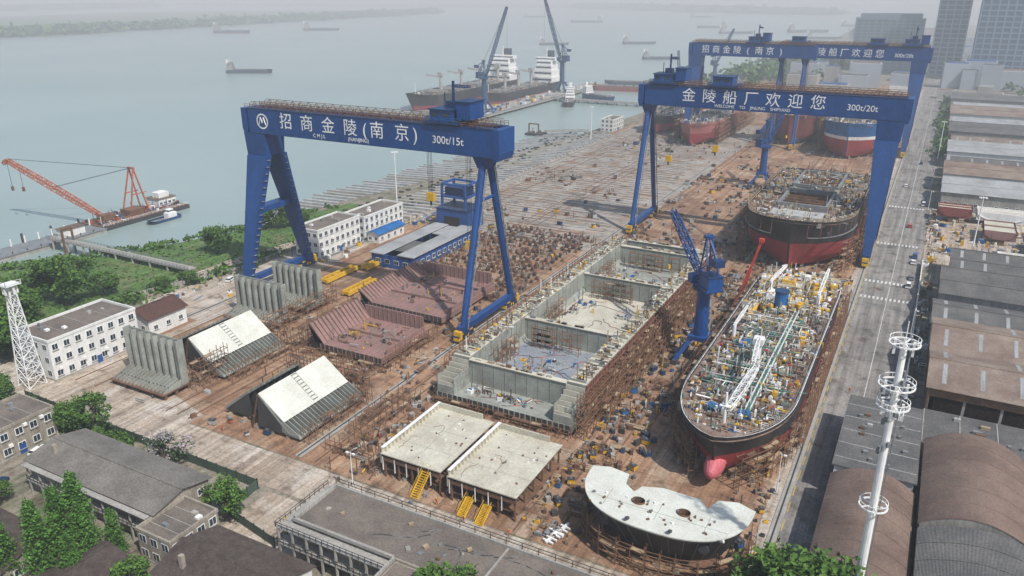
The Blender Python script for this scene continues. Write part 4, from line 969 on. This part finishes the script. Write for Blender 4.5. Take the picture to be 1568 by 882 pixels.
for i, (y0, y1, x0, x1, rf, h, b_) in enumerate(((425, 462, 9, 60, rooflt, 9, 2), (466, 500, 9, 64, roofbe, 10, 2), (505, 530, 12, 70, roofg, 8, 1), (536, 575, 10, 66, rooflt, 10, 2), (582, 610, 12, 70, roofbe, 8, 1), (618, 660, 10, 74, roofg, 10, 2), (668, 700, 12, 80, rooflt, 9, 1), (710, 760, 10, 80, roofbe, 10, 2), (770, 800, 12, 84, rooflt, 8, 1), (812, 850, 10, 84, roofg, 10, 2), (470, 520, 72, 120, roofg, 9, 2), (560, 640, 76, 130, rooflt, 9, 3), (420, 455, 66, 120, roofbe, 9, 2), (680, 780, 88, 150, rooflt, 10, 4))):
    gable('factory_shed', x0, x1, y0, y1, h, 2.2, 'X', rf, R.choice([wallw, concw, wallw]), bays=b_, sky=(i % 2 == 0))
rect('block_storage_ground', 5, 70, 334, 422, .02, pale_conc)
def smallhull(x0, x1, y0, y1, h, m, name='hull_section'):
    mb = MB(); n = 10
    for i in range(n):
        a = math.pi*i/n; c = math.pi*(i+1)/n; cx = (x0+x1)/2; r = (x1-x0)/2
        p, q = ((-math.cos(a)*r+cx, -math.sin(a)*h*.6+h), (-math.cos(c)*r+cx, -math.sin(c)*h*.6+h))
        mb.face([(p[0], y0, p[1]), (q[0], y0, q[1]), (q[0], y1, q[1]), (p[0], y1, p[1])], m)
    mb.box(x0+.4, x1-.4, y0+.5, y1-.5, h-.8, h-.6, cream)
    for yy in (y0+.4, (y0+y1)/2, y1-.8): mb.box(x0, x1, yy, yy+.3, h*.35, h, m); mb.box((x0+x1)/2-2, (x0+x1)/2+2, yy, yy+.6, .05, h*.42, rust)
    for k in range(4): mb.beam((x0, y0+k, h), (x0, y0+k, h+1.1), .12, white)
    return mb.make(name)
smallhull(8, 22, 402, 412, 7, redm); smallhull(24, 44, 404, 416, 6, white); smallhull(26, 38, 372, 392, 6, pink); smallhull(42, 56, 350, 372, 7, redm); smallhull(46, 60, 380, 398, 6, white); smallhull(30, 52, 336, 346, 5, white)
mb = MB(); clutter(mb, clus(7, 60, 335, 420, 22, 3.5), 340, .05, [rust, white, yellow, blue_l, grey, pink, cream, ltgrey], .6, 3.2, 2.5)
clutter(mb, lambda: (R.uniform(5, 9), R.uniform(195, 420), 1), 140, .05, [rust, white, grey, rust, plank], .5, 2, 1.8); mb.make('stored_steel_parts')
mb = MB(); mb.box(4.8, 5.1, 190, 330, 0, 2.2, wallw)
y = 190
while y < 330: mb.box(4.7, 5.2, y, y+.5, 0, 2.6, wallw); y += 8
mb.make('boundary_wall')
def tower(name, x0, x1, y0, y1, h, fl=3.6, body=cityg, slab=citym, fins=6):
    mb = MB(); mb.box(x0, x1, y0, y1, 0, h, body); z = 0
    while z < h: mb.box(x0-.5, x1+.5, y0-.5, y1+.5, z, z+1.4, slab); z += fl
    for i in range(fins+1): x = x0+(x1-x0)*i/fins; mb.box(x-.8, x+.8, y0-.8, y0-.5, 0, h+1, slab)
    for i in range(fins+1): y = y0+(y1-y0)*i/fins; mb.box(x0-.8, x0-.5, y-.8, y+.8, 0, h+1, slab)
    mb.box(x0+4, x1-4, y0+4, y1-4, h, h+6, slab); mb.make(name)
tower('residential_tower', -18, 16, 1150, 1180, 175, 5.5, fins=4); tower('office_tower', 26, 84, 1085, 1120, 190, 6, fins=7, body=M('blue_tower_glass', (.03, .07, .14), .3, .2, .02), slab=M('blue_tower_band', (.16, .23, .32), .5, .15, .02)); tower('office_block', -112, -32, 1165, 1205, 66, 4, M('office_glass', (.09, .14, .19), .3, .2, .02), M('office_band', (.18, .23, .28), .5, .15, .02), 10); tower('residential_tower', 110, 150, 1190, 1220, 160, 5)
mb = MB()
for _ in range(190):
    x = R.uniform(-150, 330); y = R.uniform(880, 1900); s = R.uniform(12, 34); hh = R.choice((6, 8, 10, 14, 20, 26))
    if y < 1240 and -140 < x < 160 and y > 1060: continue
    mb.ob(x, y, 0, s, s*R.uniform(.5, 1.1), hh, R.choice((0, .1)), R.choice([citym, wallw, concw, citym])); mb.ob(x, y, hh, s*.9, s*.4, 1, 0, R.choice([roofg, rooflt, roofb, bluew]))
mb.make('distant_city_buildings')

# ------------------------------------------------------------------ masts, lamps, fences
mb = MB()
mb.tube((1.5, 113, 0), (1.5, 113, 54), .75, white, 12, .45); mb.tube((1.5, 113, 54), (1.5, 113, 57.5), .08, white, 6)
for z, r in ((27.3, 2.0), (44.5, 2.2), (47.7, 2.4), (54.2, 2.0)):
    n = 20
    for i in range(n):
        a = 2*math.pi*i/n; c = 2*math.pi*(i+1)/n; p = Vector((1.5+r*math.cos(a), 113+r*math.sin(a), z)); q = Vector((1.5+r*math.cos(c), 113+r*math.sin(c), z)); u = Vector((0, 0, .8))
        mb.beam(p, q, .2, white); mb.beam(p+u, q+u, .08, white)
        if i % 2 == 0: mb.beam(p, p+u, .08, white)
        if i % 4 == 0: mb.beam(p, (1.5, 113, z), .16, white)
        if i % 5 == 0 and z > 30: mb.ob(p.x*.6+.6, p.y*.6+45.2, z-1.8, .35, .35, 2.2, a, white)
for q in range(16): z = 34+q; a = q*1.3; mb.ob(1.5+.9*math.cos(a), 113+.9*math.sin(a), z, .4, .5, .8, a, grey)
mb.tube((2.4, 113, 2), (2.4, 113, 53), .1, grey, 6); mb.make('telecom_mast')
mb = MB()
for k in range(10):
    z0, z1 = k*2.9, (k+1)*2.9; w0, w1 = 2.4-.17*k, 2.4-.17*(k+1); c = [(-1, -1), (1, -1), (1, 1), (-1, 1)]
    for i in range(4):
        a, b2 = c[i], c[(i+1) % 4]; A0 = (-204+a[0]*w0, 106+a[1]*w0, z0); A1 = (-204+a[0]*w1, 106+a[1]*w1, z1); B0 = (-204+b2[0]*w0, 106+b2[1]*w0, z0); B1 = (-204+b2[0]*w1, 106+b2[1]*w1, z1)
        mb.beam(A0, A1, .24, white); mb.beam(A0, B1, .14, white); mb.beam(B0, A1, .14, white); mb.beam(A1, B1, .14, white)
mb.box(-206, -202, 104, 108, 28.9, 29.1, white); mb.rail((-206, 104, 29.1), (-202, 104, 29.1), white); mb.rail((-202, 104, 29.1), (-202, 108, 29.1), white)
for q in range(6): mb.ob(-204+1.6*math.cos(q), 106+1.6*math.sin(q), 26.5, .4, .4, 1.8, q, white)
mb.make('lattice_telecom_tower')
def lampmast(x, y, h, n=8):
    mb = MB(); mb.tube((x, y, 0), (x, y, h), .35 if h > 15 else .14, white, 8, .15 if h > 15 else .08)
    r = 1.3 if h > 15 else .8
    for i in range(n): a = 2*math.pi*i/n; mb.ob(x+r*math.cos(a), y+r*math.sin(a), h-.5, .6, .4, .3, a, white); mb.beam((x, y, h-.3), (x+r*math.cos(a), y+r*math.sin(a), h-.3), .1, white)
    mb.ob(x, y, 0, 1, 1, .5, 0, concw); mb.make('light_mast' if h > 15 else 'street_lamp')
lampmast(-210, 282, 33); lampmast(-95, 107, 11, 2); lampmast(22, 353, 24); lampmast(5.5, 560, 24); lampmast(-214, 520, 24)
for y in (150, 200, 250, 420, 480): lampmast(4.3 if y > 190 else -16.5, y, 10, 1)
def fence(name, pts, h, m, post=3):
    mb = MB()
    for (ax, ay), (bx, by) in zip(pts[:-1], pts[1:]):
        a = Vector((ax, ay, h/2)); b2 = Vector((bx, by, h/2)); mb.beam(a, b2, .08, m, h-.2)
        n = int((b2-a).length/post)
        for i in range(n+1): p = a+(b2-a)*i/n; mb.beam((p.x, p.y, 0), (p.x, p.y, h+.15), .2, dkgrey)
    mb.make(name)
fence('green_hoarding_fence', [(-198, 100.5), (-170, 100), (-115, 99.6), (-114, 90), (-98, 87)], 2.4, M('green_hoarding', (.06, .10, .07), .7, .3))
fence('boundary_fence', [(-93, 101.2), (-18, 101.2)], 2.0, grey)
fence('yard_fence', [(-236, 126), (-236, 160), (-224, 200), (-222, 300)], 2, concw)

# ------------------------------------------------------------------ river structures
mb = MB()
mb.box(-334, -322, 140, 214, -3, -.9, concw); mb.box(-334.3, -321.7, 139.7, 214.3, -.9, -.6, grey)
for i in range(13): mb.beam((-333.6, 142+i*6, -1), (-333.6, 142+i*6, 2.4), .5, white); mb.beam((-322.5, 142+i*6, -.6), (-322.5, 142+i*6, .5), .3, dkgrey)
for i in range(6): mb.tube((-335.2, 145+i*13, -9), (-335.2, 145+i*13, 3.2), .5, dkgrey)
mb.box(-330, -325, 196, 206, -.6, 2.6, wallw); mb.box(-330.4, -324.6, 195.6, 206.4, 2.6, 2.9, roofb); mb.make('floating_pontoon')
mb = MB()
mb.box(-321, -236, 186, 189.5, 2.2, 2.7, concw); mb.rail((-321, 186, 2.7), (-236, 186, 2.7), grey, 1.1, 2, .12); mb.rail((-321, 189.5, 2.7), (-236, 189.5, 2.7), grey, 1.1, 2, .12)
for i in range(9):
    x = -318+i*10
    for y in (186.4, 189.1): mb.tube((x, y, -8), (x, y, 2.2), .4, concw)
for y in (185.6, 189.9): mb.beam((-309, y, -3), (-309, y, 8), .7, rust)
mb.beam((-309, 185.6, 8), (-309, 189.9, 8), .7, rust); mb.beam((-312, 187.7, 7.6), (-306, 187.7, 7.6), .4, rust); mb.make('pier_footbridge')
mb = MB()
mb.box(-342, -324, 214, 262, -3.2, -.6, dkgrey); mb.box(-341.6, -324.4, 214.4, 261.6, -.6, -.45, rust)
mb.box(-340, -331, 250, 260, -.45, 3.4, wallw); mb.box(-340.4, -330.6, 249.6, 260.4, 3.4, 3.6, roofb); mb.box(-338, -333, 252, 258, 3.6, 6, wallw)
windows(mb, 'x+', 250, 260, -331, 3.2, 1, 4, z0=-.4, wh=1); mb.box(-336, -329, 232, 240, -.45, 2.4, rust); mb.box(-334, -330, 219, 225, -.45, 3, rust)
mb.truss((-334, 221, 2), (-379, 209, 26), 2.4, 2.2, 20, orange, .3)
mb.truss((-379, 209, 26), (-381, 208.5, 24), 1.6, 1.5, 2, orange, .3)
for s in (-3, 3): mb.beam((-334+s, 244, 0), (-334+s*.5, 240, 21), .55, orange); mb.beam((-334+s, 234, 0), (-334+s*.5, 240, 21), .55, orange); mb.beam((-334+s, 244, 9), (-334+s, 236.5, 9), .4, orange)
mb.beam((-336, 240, 21), (-332, 240, 21), .8, orange)
for s in (-.6, .6): mb.beam((-334+s, 240, 21), (-378+s, 209.5, 26.5), .14, dkgrey); mb.beam((-334+s, 240, 21), (-356+s, 215, 14.5), .14, dkgrey)
for p in ((-379, 209, 26), (-373, 210.5, 23)): mb.beam(p, (p[0], p[1], 13), .14, dkgrey); mb.ob(p[0], p[1], 11.5, 1.2, .8, 2, 0, rust)
clutter(mb, lambda: (R.uniform(-340, -326), R.uniform(216, 260), 1), 150, -.45, [grey, white, rust, orange, dkgrey, dkgrey, blue_l], .5, 2.2, 2, .2)
mb.rail((-324.4, 214.4, -.45), (-324.4, 261.6, -.45), white); mb.make('floating_crane')
mb = MB(); hull(mb, 0, -13, 13, 3.6, -1, 1.6, split=.4, sheer=.8, m_low=redh, m_up=blue_f, m_deck=grey); mb.box(-2, 2, 2, 9, .5, 4, white); mb.box(-1.6, 1.6, 3, 7, 4, 6, white); mb.box(-1.65, 1.65, 2.9, 7.1, 4.8, 5.5, glass)
o = mb.make('workboat'); o.location = (-316, 240, -2.5); o.scale = (.8, .7, .8)
hatchm = M('hatch_cover', (.18, .17, .16), .7)
greyh = M('grey_blue_hull', (.05, .07, .10), .6)
def cargo(x, y, L_, B_, ang, z=9, sup=True, masts=0, name='cargo_ship', up=greyh, deck=grey, big=1.0, white_f=white):
    mb = MB(); hull(mb, 0, -L_/2, L_/2, B_/2, -3, z, bow=.16, stern=.1, rakeb=L_*.03, rakes=L_*.02, split=.42, m_up=up, m_deck=deck, sheer=z*.2, NS=28)
    for i in range(5):
        a = -L_*.36+i*L_*.125; mb.box(-B_*.33, B_*.33, a, a+L_*.1, z-1.1, z+z*.14, hatchm)
    if sup:
        k = B_/30*big
        for i, (w, l, hh) in enumerate(((.9, 22, 6), (.8, 18, 6), (.72, 16, 5), (.66, 14, 4), (.9, 8, 3))):
            zz = z-1+sum((6, 6, 5, 4, 3)[:i])*k; mb.box(-B_*w/2, B_*w/2, L_*.39-l*k/2, L_*.39+l*k/2, zz, zz+hh*k, white_f)
            mb.box(-B_*w/2+.5, B_*w/2-.5, L_*.39-l*k/2-.1, L_*.39-l*k/2, zz+hh*k*.45, zz+hh*k*.7, glass)
        zz = z+23*k; mb.box(-3*k, 3*k, L_*.43, L_*.43+6*k, zz-6*k, zz+6*k, greyh if masts else white); mb.beam((0, L_*.39, zz), (0, L_*.39, zz+9*k), .5*k+.2, white)
    for i in range(masts):
        yy = -L_*.24+i*L_*.19; mb.tube((0, yy, z), (0, yy, z+14), 1.5, ltgrey, 10); mb.box(-2.5, 2.5, yy-2, yy+2, z+14, z+17, ltgrey); mb.truss((0, yy-2, z+13), (0, yy-24, z+17), 1.6, 1.4, 10, ltgrey, .35)
    mb.beam((0, -L_*.46, z), (0, -L_*.46, z*1.2+8*B_/30), .4, white)
    if masts:
        def fn(): return R.uniform(-B_*.42, B_*.42), R.uniform(-L_*.42, L_*.32), 1
        clutter(mb, fn, 200, z-1, [white, grey, ltgrey, cream, rust, yellow], 1, 3.5, 3, .2)
    o = mb.make(name); o.location = (x, y, -2.5); o.rotation_euler.z = ang; return o
cargo(-420, 690, 195, 32, 0, 13, True, 4, up=black, deck=deckc); cargo(-381, 735, 150, 26, 0, 10, True, 3, up=black, deck=grey, big=1.25)
rd = math.radians; tan_ = M('tan_superstructure', (.30, .30, .29), .7)
for (x, y, l, b_, a, z) in ((-812, 782, 62, 13, 118, 4.5), (-1620, 1516, 100, 20, 110, 7), (-1515, 1735, 100, 20, 120, 6), (-400, 1250, 60, 12, 118, 4), (-700, 1490, 60, 12, 120, 4), (-560, 1600, 70, 14, 120, 4), (-330, 2250, 110, 20, 120, 6), (-1100, 2600, 110, 20, -60, 6), (-480, 2100, 90, 16, 120, 5), (-260, 2700, 90, 16, 120, 5), (-1500, 3000, 90, 16, 120, 5), (-900, 3300, 90, 16, 120, 5), (-620, 2400, 90, 16, -60, 5), (-300, 1700, 80, 14, 120, 5), (-250, 1950, 80, 14, 110, 5)):
    cargo(x, y, l, b_, rd(a), z, white_f=tan_)
cargo(-300, 745, 46, 11, rd(60), 5, True, up=blue_f); cargo(-305, 830, 80, 15, rd(-80), 5, False, up=redm, deck=rust); cargo(-300, 880, 90, 15, rd(-78), 5, True, up=greyh, deck=rust)
cargo(-312, 700, 40, 10, rd(20), 4, True, up=black, big=1.5)
mb = MB()
mb.box(-362, -336, 562, 860, -.8, .6, concw); mb.rail((-336, 562, .6), (-336, 860, .6), grey, 1.1, 4, .2)
for i in range(30):
    for x in (-360, -349, -338): mb.tube((x, 564+i*10, -9), (x, 564+i*10, -.8), .8, concw, 8)
mb.box(-336, -225, 716, 724, -.5, .6, concw); mb.rail((-336, 716, .6), (-225, 716, .6), grey, 1.1, 4, .2)
for i in range(11):
    for y in (717, 723): mb.tube((-332+i*10, y, -9), (-332+i*10, y, -.5), .7, concw, 8)
clutter(mb, lambda: (R.uniform(-360, -338), R.uniform(565, 850), 1), 160, .6, [white, yellow, rust, grey, blue_l], 1, 4, 3); mb.make('outfitting_quay')
mb = MB(); mb.box(-272, -258, 530, 540, -3, -.8, dkgrey); mb.beam((-270, 533, -.8), (-270, 533, 6), .8, rust); mb.beam((-262, 533, -.8), (-262, 533, 6), .8, rust); mb.beam((-270, 533, 6), (-262, 533, 6), .8, rust); mb.truss((-258, 535, 1), (-228, 550, 1.5), 2, 1.6, 10, concw, .3)
clutter(mb, lambda: (R.uniform(-271, -260), R.uniform(531, 539), 1), 20, -.8, [rust, grey, white], .6, 2, 2); mb.make('landing_pontoon')

isl = [(-1960, 900), (-1990, 1500), (-2080, 2200), (-2140, 2700), (-2200, 3300), (-2900, 3600), (-3600, 2800), (-3300, 800), (-2500, 500)]
sheet('island', isl, -1.5, grass)
far = [(-2000, 4700), (-1300, 4300), (-500, 3900), (-400, 4300), (-900, 5200), (-2500, 7000), (-6000, 7000), (-7000, 4200), (-3600, 4300)]
sheet('far_riverbank', far, -1.4, grass)
sheet('far_riverbank', [(-9000, 1500), (-4300, 1500), (-4600, 3600), (-9000, 5000)], -1.4, grass)

# ------------------------------------------------------------------ vegetation
def leafquad(mb, p, s, mat):
    a = Vector((R.gauss(0, 1), R.gauss(0, 1), R.gauss(0, .6))).normalized(); b2 = a.cross(Vector((R.gauss(0, 1), R.gauss(0, 1), R.gauss(0, 1)))).normalized()
    a *= s; b2 *= s*.65; mb.face([p-a, p-b2, p+a, p+b2], mat)
def broad(h, w, clumps=34, per=75, ls=.34, mats=(leafA, leafB)):
    mb = MB(); mb.tube((0, 0, 0), (0, 0, h*.35), w*.035, wood, 8, w*.022); C = []
    for i in range(clumps):
        a = R.uniform(0, 6.28); u = R.uniform(-.75, 1); rr = math.sqrt(max(0, 1-u*u))*R.uniform(.45, 1.05)
        C.append(Vector((rr*math.cos(a)*w/2, rr*math.sin(a)*w/2, h*.62+u*h*.36*R.uniform(.8, 1.08))))
    for i, c in enumerate(C):
        if i % 3 == 0:
            m_ = Vector((c.x*.35, c.y*.35, h*.35+(c.z-h*.35)*.45)); mb.tube((0, 0, h*.28), m_, w*.018, wood, 6, w*.012, False); mb.tube(m_, c, w*.012, wood, 5, w*.004, False)
        cr = w*R.uniform(.10, .19)
        for _ in range(per):
            d = Vector((R.gauss(0, 1), R.gauss(0, 1), R.gauss(0, .7))).normalized()*cr*R.uniform(.45, 1.1)
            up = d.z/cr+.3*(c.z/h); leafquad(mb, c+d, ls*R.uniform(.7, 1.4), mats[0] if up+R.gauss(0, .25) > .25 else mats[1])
    return mb
def conifer(h, w, n=4600):
    mb = MB(); mb.tube((0, 0, 0), (0, 0, h*.97), w*.05, wood, 8, .04)
    for k in range(46):
        z = h*(.08+.9*k/46); rr = w/2*(1-(z/h))**.75*R.uniform(.75, 1.1)
        for q in range(5):
            a = R.uniform(0, 6.28); tip = Vector((rr*math.cos(a), rr*math.sin(a), z+rr*.15)); mb.tube((0, 0, z), tip, .07, wood, 4, .02, False)
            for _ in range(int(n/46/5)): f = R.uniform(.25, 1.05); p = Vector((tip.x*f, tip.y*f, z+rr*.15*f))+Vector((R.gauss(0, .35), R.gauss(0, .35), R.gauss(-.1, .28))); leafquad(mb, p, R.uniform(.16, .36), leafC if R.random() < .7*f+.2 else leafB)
    return mb
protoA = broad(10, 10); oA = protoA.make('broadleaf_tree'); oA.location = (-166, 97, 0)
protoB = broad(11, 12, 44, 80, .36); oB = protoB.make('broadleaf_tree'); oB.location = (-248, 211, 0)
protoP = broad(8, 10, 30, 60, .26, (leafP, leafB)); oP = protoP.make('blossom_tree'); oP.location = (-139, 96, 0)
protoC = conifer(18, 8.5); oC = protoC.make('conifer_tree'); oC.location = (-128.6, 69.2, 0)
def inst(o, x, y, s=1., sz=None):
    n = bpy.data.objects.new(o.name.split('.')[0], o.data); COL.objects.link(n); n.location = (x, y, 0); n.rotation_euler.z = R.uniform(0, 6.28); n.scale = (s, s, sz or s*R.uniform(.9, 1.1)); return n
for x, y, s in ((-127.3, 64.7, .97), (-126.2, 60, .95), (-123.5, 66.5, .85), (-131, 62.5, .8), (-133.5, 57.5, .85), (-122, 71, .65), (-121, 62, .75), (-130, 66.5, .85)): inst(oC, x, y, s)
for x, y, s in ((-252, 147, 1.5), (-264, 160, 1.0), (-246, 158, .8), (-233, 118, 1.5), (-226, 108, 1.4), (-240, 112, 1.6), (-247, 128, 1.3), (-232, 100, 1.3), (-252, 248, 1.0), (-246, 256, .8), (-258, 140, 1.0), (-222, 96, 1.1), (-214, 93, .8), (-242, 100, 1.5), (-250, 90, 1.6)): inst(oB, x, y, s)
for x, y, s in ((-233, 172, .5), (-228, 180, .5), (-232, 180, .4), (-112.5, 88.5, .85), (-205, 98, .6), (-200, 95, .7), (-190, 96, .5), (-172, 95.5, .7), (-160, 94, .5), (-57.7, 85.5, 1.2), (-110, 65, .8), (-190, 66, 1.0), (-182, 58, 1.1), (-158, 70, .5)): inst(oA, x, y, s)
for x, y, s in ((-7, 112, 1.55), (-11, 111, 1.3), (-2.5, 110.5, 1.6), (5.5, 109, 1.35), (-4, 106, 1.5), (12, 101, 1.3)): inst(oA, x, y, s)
def treemass(name, pts, n, h, s, spread, z0=0, per=26):
    mb = MB()
    for _ in range(n):
        i = R.randrange(len(pts)-1); f = R.random(); a = Vector(pts[i]); b2 = Vector(pts[i+1]); p = a.lerp(b2, f)+Vector((R.gauss(0, spread), R.gauss(0, spread)))
        hh = h*R.uniform(.6, 1.2); mb.tube((p.x, p.y, z0), (p.x, p.y, z0+hh*.5), s*.1, wood, 4)
        for q in range(per): leafquad(mb, Vector((p.x+R.gauss(0, s*.55), p.y+R.gauss(0, s*.55), z0+hh*.55+R.gauss(0, hh*.2))), s*R.uniform(.25, .5), leafA if R.random() < .5 else leafB)
    mb.make(name)
treemass('distant_tree_belt', [(-200, 950), (-185, 1200), (-120, 1260), (-60, 1500), (-200, 2200)], 260, 14, 9, 22)
treemass('distant_tree_belt', isl[:5], 520, 20, 22, 30, -1.5); treemass('distant_tree_belt', far[:3], 300, 26, 34, 60, -1.5); treemass('distant_tree_belt', [(-4300, 1500), (-4600, 3600)], 160, 26, 40, 60, -1.5)
treemass('shrub_mass', [(-312, 150), (-286, 186), (-264, 243), (-256, 290)], 90, 2.0, 2.2, 2.5, -.3); treemass('shrub_mass', [(-235, 130), (-234, 165), (-226, 200), (-224, 240)], 60, 2.5, 2.4, 2)
treemass('street_trees', [(6.5, 560), (7, 900)], 50, 7, 4, 1); treemass('courtyard_shrubs', [(-200, 97), (-152, 97)], 60, 2.2, 1.6, .8, 0, 60); treemass('street_trees', [(90, 400), (140, 700), (90, 1000)], 120, 9, 6, 18)
mb = MB()
for _ in range(5000):
    y = R.uniform(60, 290); x = R.uniform(-300, -226)
    sx = -284-(187-y)*.6 if y < 187 else -284+(y-187)*.35
    if x < sx+2: continue
    leafquad(mb, Vector((x, y, .25)), R.uniform(.3, .9), R.choice([leafA, leafB, leafA]))
mb.make('tall_grass')

# ------------------------------------------------------------------ vehicles and people
def car(x, y, a, m, van=False):
    mb = MB(); h = 1.9 if van else 1.42
    mb.hexa([(-.9, -2.2, .35), (.9, -2.2, .35), (.9, 2.2, .35), (-.9, 2.2, .35), (-.86, -2.15, .85), (.86, -2.15, .85), (.86, 2.15, .9), (-.86, 2.15, .9)], m)
    y0, y1 = (-2.1, 1.3) if van else (-1.9, .9)
    mb.hexa([(-.84, y0, .87), (.84, y0, .87), (.84, y1+.4, .9), (-.84, y1+.4, .9), (-.68, y0+.3, h-.05), (.68, y0+.3, h-.05), (.68, y1-.4, h-.05), (-.68, y1-.4, h-.05)], glass)
    mb.box(-.67, .67, y0+.32, y1-.42, h-.05, h, m)
    for s in (-1, 1):
        for yy in (-1.35, 1.35): mb.tube((s*.72, yy, .33), (s*.93, yy, .33), .33, dkgrey, 12)
        mb.box(s*.6-.15, s*.6+.15, 2.15, 2.22, .6, .75, white)
    o = mb.make('parked_car' if not van else 'parked_van'); o.location = (x, y, .05); o.rotation_euler.z = a
for x, y, a, m, v in ((-2, 385, 0, redp, 0), (1.5, 300, 0, white, 1), (2, 310, .05, grey, 0), (-8, 470, 0, white, 0), (-3, 540, 0, blue_d, 0), (1.8, 330, 0, white, 0), (2, 338, 0, blue_l, 1), (-140, 71.5, 1.5, white, 0), (-133, 72, 1.5, redp, 0), (-165, 74, .4, blue_d, 0), (-100, 93, .8, yellow, 0), (-219, 190, .3, white, 0), (2, 430, 0, white, 1), (-170, 86, .2, white, 0)): car(x, y, a, m, v)
me = bpy.data.meshes.new('worker')
V = [(0, 0, .92), (0, 0, 1.15), (0, .02, 1.42), (0, .02, 1.52), (0, .03, 1.66), (.1, 0, .88), (.12, .08, .5), (.12, -.02, .08), (.12, .12, .04), (-.1, 0, .88), (-.13, -.05, .5), (-.14, -.2, .08), (-.14, -.06, .04), (.2, 0, 1.4), (.27, .02, 1.12), (.25, .18, .9), (-.2, 0, 1.4), (-.27, -.02, 1.12), (-.26, .1, .88)]
E = [(0, 1), (1, 2), (2, 3), (3, 4), (0, 5), (5, 6), (6, 7), (7, 8), (0, 9), (9, 10), (10, 11), (11, 12), (2, 13), (13, 14), (14, 15), (2, 16), (16, 17), (17, 18)]
rad = [.15, .15, .16, .06, .11, .1, .07, .05, .045, .1, .07, .05, .045, .08, .05, .04, .08, .05, .04]
me.from_pydata(V, E, []); me.materials.append(hiviz)
wo = bpy.data.objects.new('worker', me); COL.objects.link(wo); md = wo.modifiers.new('Skin', 'SKIN'); me.skin_vertices[0].data[0].use_root = True
for i, r_ in enumerate(rad): me.skin_vertices[0].data[i].radius = (r_, r_*.85)
ss = wo.modifiers.new('Sub', 'SUBSURF'); ss.levels = 1; ss.render_levels = 1
hm = MB()
for i in range(6):
    for j in range(10):
        f = lambda i, j: (.13*math.cos(i*math.pi/12)*math.cos(j*.6283), .03+.15*math.cos(i*math.pi/12)*math.sin(j*.6283), 1.70+.12*math.sin(i*math.pi/12))
        hm.face([f(i, j), f(i, j+1), f(i+1, j+1), f(i+1, j)], yellow)
hob = hm.make('helmet', wo); wo.location = (-44, 240, .04)
for (x, y) in [(-78, 112.8), (-70, 110.5), (-55, 168), (-46, 184), (-50, 140), (-104, 128), (-112, 170), (-19, 190), (-18, 230), (-8, 205), (-140, 113), (-60, 111), (-20, 150), (-185, 160), (-8, 290)]:
    w2 = wo.copy(); COL.objects.link(w2); w2.location = (x, y, .04); w2.rotation_euler.z = R.uniform(0, 6.28)
    h2 = hob.copy(); COL.objects.link(h2); h2.parent = w2

# ------------------------------------------------------------------ haze
def hazem(n, d):
    hz = bpy.data.materials.new(n); hz.use_nodes = True; N = hz.node_tree.nodes; L = hz.node_tree.links
    for q in list(N):
        if q.type == 'BSDF_PRINCIPLED': N.remove(q)
    vs = N.new('ShaderNodeVolumeScatter'); vs.inputs['Color'].default_value = (.90, .97, 1, 1); vs.inputs['Density'].default_value = d; vs.inputs['Anisotropy'].default_value = 0
    L.new(vs.outputs[0], N['Material Output'].inputs['Volume']); return hz
mb = MB(); mb.box(-9000, 6000, -1500, 9000, -12, 240, hazem('haze', .00024)); mb.make('haze')
mb = MB(); mb.box(-8900, 5900, 480, 8900, -11, 200, hazem('river_mist', .00034)); mb.make('river_mist')

# ------------------------------------------------------------------ light, world, camera
el = math.radians(52); az = math.radians(-25)
sd = Vector((math.cos(el)*math.cos(az), math.cos(el)*math.sin(az), math.sin(el)))
su = bpy.data.lights.new('sun', 'SUN'); su.energy = 5.0; su.angle = math.radians(1.0); su.color = (1, .965, .91)
so = bpy.data.objects.new('sun', su); COL.objects.link(so); so.rotation_euler = sd.to_track_quat('Z', 'Y').to_euler()
w = bpy.data.worlds.new('World'); sc.world = w; w.use_nodes = True; N = w.node_tree.nodes; L = w.node_tree.links
sk = N.new('ShaderNodeTexSky'); sk.sky_type = 'NISHITA'; sk.sun_disc = False; sk.sun_elevation = el; sk.sun_rotation = math.radians(115); sk.dust_density = 1.6; sk.air_density = 1.2; sk.ozone_density = 1.5
L.new(sk.outputs[0], N['Background'].inputs['Color']); N['Background'].inputs['Strength'].default_value = .145
cd = bpy.data.cameras.new('camera'); co = bpy.data.objects.new('camera', cd); COL.objects.link(co); sc.camera = co
p = math.radians(20.8); y_ = math.radians(28.1)
fw = Vector((-math.sin(y_)*math.cos(p), math.cos(y_)*math.cos(p), -math.sin(p)))
co.location = (0, 0, 100); co.rotation_euler = fw.to_track_quat('-Z', 'Y').to_euler()
cd.sensor_width = 36; cd.lens = 36*1200/1568; cd.clip_end = 60000; cd.clip_start = 1
sc.view_settings.view_transform = 'Standard'; sc.view_settings.look = 'None'; sc.view_settings.exposure = 0
